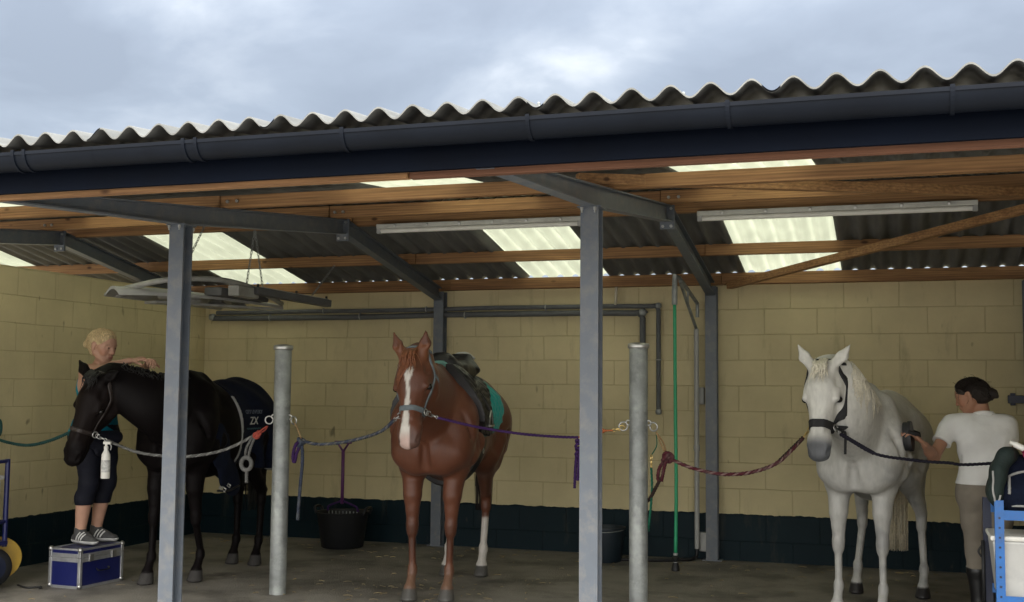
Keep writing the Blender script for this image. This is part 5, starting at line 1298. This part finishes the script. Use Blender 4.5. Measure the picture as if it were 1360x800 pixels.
bm = B(); tube(bm, spline([(.03, 0, .245), (.042, 0, .225), (.036, 0, .20)], 4), .004, 6); obj('trigger', bm, MT['greyplastic'], t, True)

# ------------------------------------------------------------------ grooming box
t = thing('grooming_box', 'dark blue grooming box with aluminium edges under the blond woman', 'box', (-5.76, 7.345, 0), R(-3))
bw_, bd_, bh_ = .285, .46, .285
MT['blueboard'] = mat('dark blue laminate', (.008, .012, .085), .3, 0, .12, 9); MT['alu'] = mat('brushed aluminium', (.55, .56, .58), .35, .8, .12, 20, dirt=(.3, .3, .3), dirt_amt=.4, scale2=9)
bm = B(); box(bm, (0, 0, .105+.006), (bw_-.012, bd_-.012, .205), bev=.004); obj('body', bm, MT['blueboard'], t)
bm = B(); box(bm, (0, 0, .251), (bw_-.012, bd_-.012, .058), bev=.004); lid = obj('lid', bm, MT['blueboard'], t)
for sx in (-1, 1):
    for sy in (-1, 1):
        bm = B(); x, y = sx*(bw_/2-.010), sy*(bd_/2-.010); box(bm, (x, y, .112), (.026, .026, .214), bev=.003); obj('edge_strip', bm, MT['alu'], t)
        bm = B(); box(bm, (x, y, .252), (.026, .026, .060), bev=.003); obj('edge_strip', bm, MT['alu'], lid)
        for z in (.018, .278):
            bm = B(); bmesh.ops.create_uvsphere(bm, u_segments=12, v_segments=8, radius=.020); bmesh.ops.translate(bm, vec=(x+sx*.002, y+sy*.002, z), verts=bm.verts); obj('corner_cap', bm, MT['steelbar'], t, True)
for z, hh in ((.010, .020), (.205, .030), (.236, .028), (.2795, .014)):
    for sx in (-1, 1):
        bm = B(); box(bm, (sx*(bw_/2-.004), 0, z), (.012, bd_-.05, hh), bev=.002); obj('edge_strip', bm, MT['alu'], t if z < .22 else lid)
    for sy in (-1, 1):
        bm = B(); box(bm, (0, sy*(bd_/2-.004), z), (bw_-.05, .012, hh), bev=.002); obj('edge_strip', bm, MT['alu'], t if z < .22 else lid)
for y in (-.12, .12):
    bm = B(); box(bm, (bw_/2+.006, y, .215), (.008, .045, .05), bev=.002); obj('latch', bm, MT['steelbar'], t)
bm = B(); tube(bm, spline([(bw_/2+.003, -.06, .13), (bw_/2+.022, -.055, .115), (bw_/2+.022, .055, .115), (bw_/2+.003, .06, .13)], 4), .005, 6); obj('handle', bm, MT['black'], t, True)

# ------------------------------------------------------------------ pipes on the back wall
yw = YB-.045
def pipe(label, pts, r, m, clips=(), name='wall_pipe', cat='pipe', elbows=()):
    t = thing(name, label, cat, tuple(pts[0])); bm = B()
    pp = []
    for i, q in enumerate(pts):
        q = Vector(q)
        if 0 < i < len(pts)-1:
            a_ = (Vector(pts[i-1])-q).normalized(); b_ = (Vector(pts[i+1])-q).normalized(); rr = r*2
            if a_.dot(b_) > -.95: pp += [q+a_*rr, q+(a_+b_)*rr*.3, q+b_*rr]
            else: pp.append(q)
        else: pp.append(q)
    tube(bm, pp, r, 14); obj('pipe', W0(t, bm), m, t, auto=R(35))
    for q in elbows:
        bm = B(); q = Vector(q); 
        box(bm, q, (r*2.5, r*2.5, r*2.5), bev=r*.8); obj('elbow', W0(t, bm), MT['galv'], t, auto=R(50))
    for q, ax in clips:
        bm = B(); ring(bm, q, ax, r+.003, .006, 16, 6); obj('pipe_clip', W0(t, bm), MT['greyplastic'], t, True)
    return t
rg = random.Random(4)
def wob(x0, x1, z, n, amp): return [(x0+(x1-x0)*i/n, yw+.0, z+rg.uniform(-amp, amp)) for i in range(n+1)]
up_ = wob(-6.62, -2.06, 2.236, 9, .006)+[(-2.04, yw, 2.24), (-2.04, yw, 1.30)]
pipe('upper grey lagged pipe along the back wall dropping furthest right', up_, .021, MT['lag'], [((x, yw, 2.236), (1, 0, 0)) for x in (-5.4, -4.3, -3.1)]+[((-2.04, yw, 1.75), (0, 0, 1))], elbows=[(-2.04, yw, 2.238), (-2.04, yw, 1.285)])
lo_ = wob(-6.66, -2.20, 2.176, 9, .007)+[(-2.185, yw, 2.18), (-2.185, yw, 1.0)]
pipe('lower thicker grey lagged pipe along the back wall', lo_, .027, MT['lag'], [((x, yw, 2.176), (1, 0, 0)) for x in (-6.0, -5.0, -3.9)], elbows=[(-6.67, yw, 2.19), (-2.185, yw, 2.178)])
pipe('short cream pipe dropping from the roof timber to the pipes on the back wall', [(-2.37, yw-.03, 2.47), (-2.42, yw-.03, 2.46), (-2.43, yw-.03, 2.25)], .013, mat('cream pipe', (.45, .41, .32), .5, 0, .1, 12))
# ------------------------------------------------------------------ wash hose on a swinging arm
xp = -1.69; yp = YB-.10
t = thing('wash_hose', 'green wash hose hanging from a grey swinging wall arm', 'hose', (xp, yp, 0))
bm = B(); tube(bm, [(xp, yp, .10), (xp, yp, 2.02)], .022, 14); tube(bm, [(xp, yp, .95), (xp, yp, 1.0)], .028, 14); obj('pole', W0(t, bm), MT['greyplastic'], t, auto=R(40))
tip = Vector(onY(900, 366, 9.55)); hg = Vector(onY(896, 405, 9.55)); pv = Vector((xp+.01, yp, 2.245)); pv2 = Vector((xp, yp, 2.02))
bm = B(); tube(bm, spline([pv+Vector((0, 0, -.12)), pv, pv.lerp(tip, .5)], 1)[:2]+[pv, pv.lerp(tip, .92), tip+Vector((-.02, -.01, .0)), hg+Vector((0, 0, .12)), hg], [.016, .016, .016, .018, .022, .024, .024], 12); obj('upper_arm', W0(t, bm), MT['galv'], t, auto=R(40))
bm = B(); tube(bm, [pv2, pv2.lerp(tip, .55), tip+Vector((.02, 0, -.05))], .014, 10); obj('lower_arm', W0(t, bm), MT['galv'], t, auto=R(40))
bm = B(); beam(bm, pv.lerp(tip, .5), pv2.lerp(tip, .45), .012, .05); obj('gusset', W0(t, bm), MT['galv'], t)
nz = Vector((hg.x+.005, hg.y-.01, .135))
bm = B(); tube(bm, spline([hg+Vector((0, 0, .02)), hg+Vector((.004, 0, -.8)), hg+Vector((.010, -.005, -1.5)), nz], 8), .0145, 12); obj('hose_pipe', W0(t, bm), MT['greenhose'], t, True)
bm = B(); lathe(bm, nz+Vector((0, 0, -.125)), [(.034, 0), (.034, .018), (.024, .060), (.015, .070), (.017, .078), (.030, .102), (.030, .110), (.014, .118), (.014, .15)], 18); obj('spray_nozzle', W0(t, bm), MT['black'], t, auto=R(40))
bm = B(); lathe(bm, nz+Vector((0, 0, .0)), [(.019, 0), (.019, .018)], 14); lathe(bm, nz+Vector((0, 0, -.062)), [(.0185, 0), (.0185, .009)], 14); obj('brass_ring', W0(t, bm), MT['greyplastic'], t, auto=R(40))
fl = [(xp, yp, .10), (xp-.01, yp-.03, .03), (xp-.10, yp-.12, .016), (xp-.4, yp-.26, .016), (xp-.75, yp-.30, .016), (xp-1.0, yp-.12, .016)]
bm = B(); tube(bm, spline(fl, 8), .015, 8); obj('floor_hose', W0(t, bm), MT['black'], t, True)
for z, w_, h_, lab in ((1.43, .075, .15, 'upper grey electrical box on the back wall beside the wash pole'), (.155, .09, .165, 'lower grey electrical box near the floor beside the wash pole')):
    t = thing('electrical_box', lab, 'electrical box', (xp+(.02 if z > 1 else .055), YB-.03, z), 0, 'electrical boxes by the wash pole')
    bm = B(); box(bm, (0, 0, 0), (w_, .055, h_), bev=.008); obj('casing', bm, MT['greyplastic'], t)
    bm = B(); box(bm, (0, -.030, 0), (w_*.8, .010, h_*.82), bev=.003); obj('cover', bm, MT['greyplastic'], t)
# wall rail at the far right
t = thing('bridle_rail', 'dark blue metal rail bracket on the right of the back wall', 'rail', (.99, YB, 1.425)); MT['darkblue'] = mat('dark blue steel', (.010, .016, .045), .4, 0, .1, 12)
bm = B(); box(bm, (0, -.045, .0), (.28, .03, .065), bev=.004); obj('bar', bm, MT['darkblue'], t)
for x in (-.10, .10):
    bm = B(); box(bm, (x, -.016, 0), (.04, .03, .10), bev=.003); obj('bracket', bm, MT['darkblue'], t)

# ------------------------------------------------------------------ muck tub with a fork, and a bucket
cx, cy = -4.93, 9.90
t = thing('muck_tub', 'large black rubber muck tub on the floor against the back wall', 'tub', (cx, cy, 0))
bm = B(); lathe(bm, (0, 0, 0), [(.18, 0), (.195, .01), (.238, .31), (.248, .325), (.244, .332), (.232, .325), (.19, .02), (.0, .018)], 36); obj('tub', bm, MT['black'], t, auto=R(50))
for s in (-1, 1):
    bm = B(); tube(bm, spline([(s*.238, -.07, .31), (s*.262, -.055, .365), (s*.262, .055, .365), (s*.238, .07, .31)], 6), .013, 8); obj('handle', bm, MT['black'], t, True)
t = thing('shavings_fork', 'purple handled stable fork standing in the black muck tub', 'fork', (cx, cy, .03), R(0)); MT['purplepaint'] = mat('purple painted handle', (.13, .035, .14), .5, 0, .15, 20)
bm = B(); tube(bm, [(0, -.02, .37), (.015, -.05, .865)], .0155, 10); obj('shaft', bm, MT['purplepaint'], t, True)
bm = B(); tube(bm, [(.015, -.05, .855), (-.03, -.053, .915), (-.045, -.054, .935)], .010, 8); tube(bm, [(.015, -.05, .855), (.06, -.053, .915), (.075, -.054, .935)], .010, 8); tube(bm, [(-.07, -.054, .94), (.10, -.054, .94)], .014, 10); obj('d_grip', bm, MT['purplepaint'], t, True)
bm = B(); tube(bm, spline([(-.155, 0, .30), (-.14, -.01, .345), (-.04, -.02, .385), (.0, -.02, .395), (.04, -.02, .385), (.14, -.01, .345), (.155, 0, .30)], 5), .010, 8); obj('yoke', bm, MT['rope_purple'], t, True)
bm = B()
for i in range(9): x = -.145+.29*i/8; tube(bm, [(x, 0, .30), (x*.98, .01, .15), (x*.95, -.01, .03)], .005, 5)
obj('tines', bm, MT['galv'], t, True)
t = thing('bucket', 'dark rubber bucket on the floor between the middle posts', 'bucket', (-2.42, 9.93, 0))
bm = B(); lathe(bm, (0, 0, 0), [(.125, 0), (.13, .008), (.158, .275), (.167, .280), (.167, .296), (.158, .298), (.15, .285), (.125, .02), (.0, .018)], 32); obj('pail', bm, mat('dark blue rubber', (.006, .014, .022), .5, 0, .2, 20), t, auto=R(50))
bm = B(); tube(bm, spline([(-.165, 0, .28), (-.13, -.10, .27), (0, -.17, .262), (.13, -.10, .27), (.165, 0, .28)], 6), .004, 6); obj('handle', bm, MT['galv'], t, True)

# ------------------------------------------------------------------ solarium hung on chains over the black horse
t = thing('horse_solarium', 'grey horse solarium with lamp panels hanging on chains above the black horse', 'heat lamp', (-5.3, 8.2, 2.2))
MT['darkpanel'] = mat('dark grey panel', (.085, .085, .085), .6, 0, .2, 10); MT['palepanel'] = mat('pale grey steel', (.36, .36, .34), .45, .1, .15, 8, dirt=(.2, .19, .17), dirt_amt=.6, scale2=6)
def slab(path, w_, th, z_curve):
    """board following path in plan, rounded nose, arched section"""
    bm = B(); up_, lo_ = [], []
    for (x, y, z, hw) in path:
        a_ = []; b_ = []
        for j in range(9):
            u = -1+2*j/8; zz = z+z_curve*(1-u*u)
            a_.append(bm.verts.new((x+u*hw, y, zz+th))); b_.append(bm.verts.new((x+u*hw, y, zz)))
        up_.append(a_); lo_.append(b_)
    n = len(path)
    for i in range(n-1):
        for j in range(8):
            bm.faces.new((up_[i][j], up_[i][j+1], up_[i+1][j+1], up_[i+1][j])); bm.faces.new((lo_[i][j], lo_[i+1][j], lo_[i+1][j+1], lo_[i][j+1]))
        bm.faces.new((up_[i][0], up_[i+1][0], lo_[i+1][0], lo_[i][0])); bm.faces.new((up_[i][8], lo_[i][8], lo_[i+1][8], up_[i+1][8]))
    for j in range(8):
        bm.faces.new((up_[0][j], lo_[0][j], lo_[0][j+1], up_[0][j+1])); bm.faces.new((up_[-1][j], up_[-1][j+1], lo_[-1][j+1], lo_[-1][j]))
    return bm
obj('main_panel', W0(t, slab([(-5.72, 7.48, 2.165, .06), (-5.66, 7.56, 2.165, .20), (-5.60, 7.75, 2.17, .30), (-5.56, 8.2, 2.175, .34), (-5.54, 8.9, 2.175, .34), (-5.54, 9.2, 2.175, .33)], 0, .022, .05)), MT['greyplastic'], t, auto=R(40))
bm = B(); tube(bm, spline([(-5.70, 7.56, 2.215), (-5.35, 7.60, 2.28), (-5.12, 7.9, 2.315), (-5.06, 8.3, 2.30), (-5.10, 8.75, 2.25), (-5.2, 9.15, 2.215)], 8), .022, 10); obj('rim_tube', W0(t, bm), MT['palepanel'], t, True)
bm = B(); tube(bm, spline([(-5.86, 7.7, 2.19), (-5.90, 8.3, 2.195), (-5.86, 9.2, 2.195)], 6), .024, 10); obj('rim_tube', W0(t, bm), MT['palepanel'], t, True)
bm = B(); box(bm, (-5.22, 8.45, 2.235), (.16, .75, .07), bev=.012); obj('lamp_housing', W0(t, bm), MT['darkpanel'], t)
bm = B(); box(bm, (-5.07, 8.30, 2.245), (.10, .32, .085), bev=.008); obj('control_box', W0(t, bm), MT['palepanel'], t)
bm = B(); beam(bm, (-5.30, 9.25, 2.172), (-5.75, 8.0, 2.150), .16, .020); obj('lower_tray', W0(t, bm), MT['palepanel'], t)
for i in range(4):
    bm = B(); lathe(bm, (-5.56, 7.95+.36*i, 2.165), [(.055, 0), (.075, .02), (.05, .05)], 18); obj('lamp', W0(t, bm), MT['palepanel'], t, auto=R(50))
bm = B(); beam(bm, (-5.02, 8.38, 2.262), (-4.775, 9.22, 2.214), .085, .060, bev=.006); obj('lamp_arm', W0(t, bm), MT['darkpanel'], t)
bm = B(); beam(bm, (-5.02, 8.40, 2.2965), (-4.785, 9.20, 2.2495), .07, .006); obj('arm_cover', W0(t, bm), MT['palepanel'], t)
for f in (.05, .55, .97):
    bm = B(); q = Vector((-5.02, 8.38, 2.262)).lerp(Vector((-4.775, 9.22, 2.214)), f); box(bm, q+Vector((.015, -.03, .035)), (.014, .014, .05)); obj('arm_clip', W0(t, bm), MT['black'], t)
def chain(t, a, b, n=None):
    bm = B(); a, b = Vector(a), Vector(b); d = (b-a).normalized(); L_ = (b-a).length; n = int(L_/.030); _, s, u = frame(d, Vector((0, 1, .1)))
    for i in range(n):
        c_ = a+d*(i+.5)*L_/n; e1 = s if i % 2 else u
        tube(bm, [c_+d*.019*math.cos(q)+e1*.0085*math.sin(q) for q in [2*math.pi*j/10 for j in range(10)]], .0030, 5, closed=True)
    obj('chain', W0(t, bm), MT['galv'], t, True)
c1 = Vector((-5.22, 7.62, 2.30)); 
chain(t, c1, Vector((-5.28, 8.05, 2.79))); chain(t, (-5.06, 8.32, 2.30), (-5.05, 8.42, 2.80)); chain(t, (-5.12, 8.7, 2.255), (-5.1, 8.5, 2.78)); chain(t, (-4.84, 9.0, 2.245), (-4.84, 9.45, 2.58))

# ------------------------------------------------------------------ blue shelf trolley on the right with its load
MT['bluesteel'] = mat('bright blue steel', (.016, .13, .42), .4, 0, .12, 14, dirt=(.05, .09, .2), dirt_amt=.5, scale2=12)
x0, x1, y0, y1, zt = .462, 1.30, 6.55, 6.98, .880
t = thing('shelf_trolley', 'blue steel shelf trolley carrying a dark bag and plastic boxes', 'trolley', (x0, y0, 0))
for i, (x, y) in enumerate(((x0, y0), (x1, y0), (x0-.03, y1), (x1, y1))):
    bm = B(); zz = zt if i != 2 else zt-.02
    box(bm, (x+.022, y, zz/2+.06), (.044, .004, zz-.06)); box(bm, (x+.002, y+.0225, zz/2+.06), (.004, .041, zz-.06)); up_ = obj('upright', W0(t, bm), MT['bluesteel'] if i != 2 else MT['darkblue'], t)
    for k in range(15):
        bm = B(); lathe(bm, (x+.022, y-.0035, .12+.05*k), [(.006, 0), (.006, .0045)], 8, Vector((0, 1, 0))); obj('bolt_hole', W0(t, bm), MT['darkblue'], up_)
    bm = B(); lathe(bm, (x+.02, y+.015, .028), [(.028, 0), (.028, .022)], 18, Vector((1, 0, 0))); ca = obj('castor', W0(t, bm), MT['black'], t, auto=R(40))
for z in (.40, .835):
    for y in (y0+.003, y1):
        bm = B(); box(bm, ((x0+x1)/2+.02, y, z), (x1-x0+.02, .006, .050)); obj('rail', W0(t, bm), MT['bluesteel'], t)
    bm = B(); box(bm, ((x0+x1)/2+.02, (y0+y1)/2, z-.01), (x1-x0-.02, y1-y0-.02, .012)); obj('shelf', W0(t, bm), MT['palepanel'], t)
MT['clearbox'] = mat('translucent white plastic', (.52, .52, .50), .35, 0, .12, 7, dirt=(.36, .36, .36), dirt_amt=.5, scale2=6)
def tubbox(label, c, s, m, group=None):
    t = thing('storage_box', label, 'storage box', (c[0], c[1], c[2])); bm = B(); box(bm, (0, 0, s[2]/2), s, bev=.012)
    for v in bm.verts:
        f = .90+.10*(v.co.z/s[2]); v.co.x *= f; v.co.y *= f
    obj('tub', bm, m, t); bm = B(); box(bm, (0, 0, s[2]+.012), (s[0]+.02, s[1]+.02, .026), bev=.008); obj('lid', bm, MT['whiteplastic'], t); return t
tubbox('large translucent white storage box on the lower trolley shelf', (.74, 6.76, .4005), (.58, .36, .30), MT['clearbox'])
tubbox('white plastic box on the floor beneath the blue trolley', (.72, 6.72, .002), (.56, .34, .22), MT['clearbox'])
bm = B(); tube(bm, [(x0-.036, y1-.05, .30), (x0-.036, y1-.05, .66)], .010, 8); tube(bm, spline([(x0-.036, y1-.05, .64), (x0-.06, y1-.05, .60), (x0-.045, y1-.05, .57)], 5), .006, 6); obj('hook_rod', W0(t, bm), MT['black'], t, True)
# bag: soft shape with piping
zb = zt-.031
bv_ = Vol((.36, 6.40, zb-.02), (1.4, 7.2, zb+.55), .008)
bv_.cone((.56, 6.76, zb+.10), (1.2, 6.78, zb+.10), .125, .14, .05); bv_.cone((.60, 6.76, zb+.18), (1.2, 6.78, zb+.17), .11, .12, .06); bv_.cone((.56, 6.66, zb+.07), (1.2, 6.64, zb+.07), .09, .09, .06); bv_.cone((.56, 6.86, zb+.07), (1.2, 6.88, zb+.07), .09, .09, .06)
bv_.clip(lambda X, Y, Z: zb-Z+.001+0*X+0*Y); a_, b_ = bv_.mesh()
bag = thing('holdall', 'soft black holdall with pale piping on top of the blue trolley', 'bag', (.85, 6.76, zb)); off = np.array([.85, 6.76, zb]); mesh_obj('bag_body', a_-off, b_, MT['navy'], bag)
bvb = BVHTree.FromPolygons([Vector(q) for q in a_], [tuple(q) for q in b_])
def on_bag(x, y, z):
    h_ = bvb.find_nearest(Vector((x, y, z))); return h_[0]+h_[1]*.004
bm = B(); tube(bm, [on_bag(.53+.0*q, 6.55, zb+.10+.13*q) if q < .5 else on_bag(.53+.55*(q-.5), 6.60, zb+.20+.12*(q-.4)) for q in [i/20 for i in range(24)]], .0075, 6); obj('piping', W0(bag, bm), MT['trim2'] if 'trim2' in MT else MT['piping'], bag, True)
bm = B(); tube(bm, spline([on_bag(.47, 6.60, zb+.02), on_bag(.60, 6.52, zb+.012), on_bag(.85, 6.50, zb+.012), on_bag(1.2, 6.50, zb+.012)], 6), .0065, 6); obj('piping', W0(bag, bm), MT['piping'], bag, True)
MT['greenbag'] = mat('dark green canvas', (.014, .024, .022), .75, 0, .2, 14, .4, 60, .3)
gb = Vol((.30, 6.35, zb-.06), (.70, 6.95, zb+.42), .007)
gb.cone((.468, 6.60, zb+.09), (.475, 6.78, zb+.09), .055, .055, .04, (1, 0, 0), .75); gb.cone((.49, 6.60, zb+.20), (.50, 6.78, zb+.20), .06, .06, .06, (1, 0, 0), .75); gb.cone((.53, 6.62, zb+.29), (.56, 6.78, zb+.28), .045, .05, .06)
a_, b_ = gb.mesh(); gb_t = thing('satchel', 'dark green satchel leaning against the left end of the black holdall', 'bag', (.47, 6.70, zb)); off = np.array([.47, 6.70, zb]); mesh_obj('bag_body', a_-off, b_, MT['greenbag'], gb_t)
bvg = BVHTree.FromPolygons([Vector(q) for q in a_], [tuple(q) for q in b_])
pts = []
for q in [i/16 for i in range(17)]:
    h_ = bvg.find_nearest(Vector((.43+.08*q, 6.53, zb+.22-.20*math.sin(q*2.4)))); pts.append(h_[0]+h_[1]*.003)
bm = B(); tube(bm, spline(pts, 3), .0055, 6); obj('piping', W0(gb_t, bm), MT['piping'], gb_t, True)
MT['pink'] = mat('bright pink fabric', (.38, .018, .10), .8, 0, .3, 25, .6, 40)
pk = Vol((.50, 6.4, zb+.15), (.95, 7.0, zb+.50), .007)
for i in range(14): 
    a1 = RNG.uniform(-1, 1, 3); pk.cone((.69+.06*a1[0], 6.66+.05*a1[1], zb+.295+.03*a1[2]), (.69+.06*a1[1]+.02, 6.66+.05*a1[0], zb+.30+.035*a1[0]), .022, .030, .008)
a_, b_ = pk.mesh(); pt_ = thing('pink_cloth', 'crumpled bright pink cloth on top of the black holdall', 'cloth', (.70, 6.66, zb+.28)); mesh_obj('fabric', a_-np.array([.70, 6.66, zb+.28]), b_, MT['pink'], pt_)
bt = thing('small_bottle', 'small white capped bottle lying between satchel and pink cloth', 'bottle', (.585, 6.63, zb+.345), 0)
bm = B(); lathe(bm, (-.035, 0, .014), [(.011, 0), (.011, .02), (.016, .026), (.016, .075)], 14, Vector((.9, .1, -.45))); obj('bottle_body', bm, MT['whiteplastic'], bt, auto=R(45))

# ------------------------------------------------------------------ blue hand cart with wheels at the left edge
t = thing('hand_cart', 'dark blue hand cart with black tyres and a yellow wheel at the left edge', 'cart', (-6.15, 6.62, 0))
zt = .93
for x, y in ((-6.115, 6.60), (-6.55, 6.60), (-6.17, 6.95)):
    bm = B(); tube(bm, [(x, y, .30), (x, y, zt)], .018, 10); obj('upright', W0(t, bm), MT['darkblue2'] if 'darkblue2' in MT else MT['blueboard'], t, auto=R(40))
for z in (.915, .48):
    bm = B(); tube(bm, [(-6.57, 6.60, z), (-6.115, 6.60, z)], .016, 10); obj('crossbar', W0(t, bm), MT['blueboard'], t, auto=R(40)); bm = B(); tube(bm, [(-6.115, 6.60, z), (-6.17, 6.95, z)], .014, 10); obj('crossbar', W0(t, bm), MT['blueboard'], t, auto=R(40))
bm = B(); box(bm, (-6.36, 6.76, .33), (.46, .36, .03), bev=.005); obj('platform', W0(t, bm), MT['blueboard'], t)
def wheel(c, Rw, wd, rim, ax=Vector((1, 0, 0))):
    bm = B(); prof = [(Rw*.60, -wd/2), (Rw*.86, -wd/2*1.05), (Rw*.97, -wd/2*.7), (Rw, 0), (Rw*.97, wd/2*.7), (Rw*.86, wd/2*1.05), (Rw*.60, wd/2)]
    lathe(bm, c, prof, 36, ax); w_ = obj('wheel', W0(t, bm), MT['black'], t, auto=R(40))
    bm = B(); lathe(bm, c, [(Rw*.1, -wd*.54), (Rw*.62, -wd*.53), (Rw*.66, -wd*.50)], 30, ax); lathe(bm, c, [(Rw*.66, wd*.50), (Rw*.62, wd*.53), (Rw*.1, wd*.56)], 30, ax); obj('rim', W0(t, bm), rim, w_, auto=R(40))
MT['yellow'] = mat('yellow plastic', (.45, .28, .03), .45, 0, .15, 14)
wheel((-6.13, 6.70, .172), .172, .09, MT['whiteplastic'], Vector((.8, .6, 0)).normalized())
bm = B(); lathe(bm, (-6.30, 7.05, .20), [(.03, -.055), (.145, -.05), (.15, -.04), (.11, -.035), (.11, .035), (.15, .04), (.145, .05), (.03, .055)], 36, Vector((.80, -.60, 0)).normalized()); obj('reel', W0(t, bm), MT['yellow'], t, auto=R(40))
wheel((-6.235, 6.90, .15), .145, .06, MT['darkblue'], Vector((.85, -.5, 0)).normalized())
bm = B(); tube(bm, spline([(-6.10, 7.02, .02), (-6.00, 7.0, .010), (-5.93, 7.06, .010), (-5.90, 7.02, .010)], 6), .007, 6); obj('strap', W0(t, bm), MT['black'], t, True)
cbx = thing('cart_bin', 'pale plastic bin held in the dark blue hand cart', 'bin', (-6.38, 6.76, .346)); bm = B(); box(bm, (0, 0, .22), (.40, .30, .44), bev=.02); obj('bin_body', bm, MT['clearbox'], cbx)
bm = B(); box(bm, (0, 0, .452), (.43, .33, .03), bev=.01); obj('bin_rim', bm, MT['clearbox'], cbx)
# ------------------------------------------------------------------ light
w = bpy.data.worlds.new('World'); scene.world = w; w.use_nodes = True
nt = w.node_tree; N = nt.nodes; L = nt.links; bg = N['Background']
sky = N.new('ShaderNodeTexSky'); sky.sky_type = 'NISHITA'; sky.sun_disc = False
SUN_EL, SUN_AZ = 43, 166         # sun hidden behind cloud on the camera's side of the shelter
sky.sun_elevation = R(SUN_EL); sky.sun_rotation = R(SUN_AZ); sky.air_density = 1.0; sky.dust_density = 2.0; sky.ozone_density = 1.0
tc = N.new('ShaderNodeTexCoord')
sepz = N.new('ShaderNodeSeparateXYZ'); L.new(tc.outputs['Generated'], sepz.inputs[0])
# flat cloud deck: project the view direction on a plane overhead
mx = N.new('ShaderNodeMath'); mx.operation = 'MAXIMUM'; mx.inputs[1].default_value = .0; L.new(sepz.outputs[2], mx.inputs[0])
ad = N.new('ShaderNodeMath'); ad.operation = 'ADD'; ad.inputs[1].default_value = .30; L.new(mx.outputs[0], ad.inputs[0])
dv = N.new('ShaderNodeVectorMath'); dv.operation = 'DIVIDE'; L.new(tc.outputs['Generated'], dv.inputs[0])
cbv = N.new('ShaderNodeCombineXYZ')
for i in range(3): L.new(ad.outputs[0], cbv.inputs[i])
L.new(cbv.outputs[0], dv.inputs[1])
n1 = N.new('ShaderNodeTexNoise'); n1.inputs['Scale'].default_value = 3.0; n1.inputs['Detail'].default_value = 9; n1.inputs['Roughness'].default_value = .50; n1.inputs['Distortion'].default_value = .35
mpw = N.new('ShaderNodeMapping'); mpw.inputs['Location'].default_value = (2.452, .826, .233); L.new(dv.outputs[0], mpw.inputs['Vector']); L.new(mpw.outputs[0], n1.inputs['Vector'])
cr = N.new('ShaderNodeValToRGB'); L.new(n1.outputs['Fac'], cr.inputs[0])
e = cr.color_ramp.elements
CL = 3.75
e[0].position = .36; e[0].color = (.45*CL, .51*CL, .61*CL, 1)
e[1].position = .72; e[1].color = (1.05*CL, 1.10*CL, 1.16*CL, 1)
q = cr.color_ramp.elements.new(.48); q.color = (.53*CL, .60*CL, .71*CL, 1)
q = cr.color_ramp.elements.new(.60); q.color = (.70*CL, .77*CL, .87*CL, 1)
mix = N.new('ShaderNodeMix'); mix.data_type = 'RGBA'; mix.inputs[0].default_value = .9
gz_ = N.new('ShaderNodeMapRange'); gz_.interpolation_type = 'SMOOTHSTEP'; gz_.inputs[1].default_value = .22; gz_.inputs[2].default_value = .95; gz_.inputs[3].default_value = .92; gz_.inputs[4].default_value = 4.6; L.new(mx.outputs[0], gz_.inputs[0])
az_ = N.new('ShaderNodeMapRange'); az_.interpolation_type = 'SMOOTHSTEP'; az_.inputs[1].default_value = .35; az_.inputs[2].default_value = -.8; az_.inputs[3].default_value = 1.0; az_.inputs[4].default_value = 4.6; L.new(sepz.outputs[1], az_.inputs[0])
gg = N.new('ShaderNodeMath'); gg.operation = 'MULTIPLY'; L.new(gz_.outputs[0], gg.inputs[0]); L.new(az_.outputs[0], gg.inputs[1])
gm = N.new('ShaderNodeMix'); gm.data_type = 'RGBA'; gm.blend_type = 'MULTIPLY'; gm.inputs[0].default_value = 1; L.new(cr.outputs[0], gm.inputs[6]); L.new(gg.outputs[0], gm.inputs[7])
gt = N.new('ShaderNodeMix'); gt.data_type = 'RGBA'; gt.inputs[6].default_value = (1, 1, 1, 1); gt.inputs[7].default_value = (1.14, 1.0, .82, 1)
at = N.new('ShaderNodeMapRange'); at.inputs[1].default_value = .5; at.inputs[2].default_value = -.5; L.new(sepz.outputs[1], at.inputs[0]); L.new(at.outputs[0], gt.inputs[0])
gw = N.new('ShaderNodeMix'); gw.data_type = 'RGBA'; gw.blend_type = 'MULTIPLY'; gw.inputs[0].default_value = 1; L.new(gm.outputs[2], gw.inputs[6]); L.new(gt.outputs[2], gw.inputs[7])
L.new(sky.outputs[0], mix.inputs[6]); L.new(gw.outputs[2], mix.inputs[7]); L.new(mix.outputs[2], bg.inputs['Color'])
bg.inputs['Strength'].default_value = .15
sd = bpy.data.lights.new('sun', 'SUN'); sd.energy = 1.2; sd.angle = R(30); sd.color = (1, .96, .9)
so = bpy.data.objects.new('sun', sd); COL.objects.link(so)
az = R(SUN_AZ); el = R(SUN_EL)
dirv = Vector((math.sin(az)*math.cos(el), math.cos(az)*math.cos(el), math.sin(el)))
so.rotation_euler = dirv.to_track_quat('Z', 'Y').to_euler(); so.location = (0, 20, 30)
scene.view_settings.view_transform = 'Standard'; scene.view_settings.look = 'None'; scene.view_settings.gamma = 1
scene.view_settings.use_curve_mapping = False; scene.view_settings.exposure = 0.85
c = scene.cycles
c.use_denoising = True; c.max_bounces = 10; c.diffuse_bounces = 6; c.transmission_bounces = 8; c.caustics_reflective = False; c.caustics_refractive = False
c.sample_clamp_indirect = 6
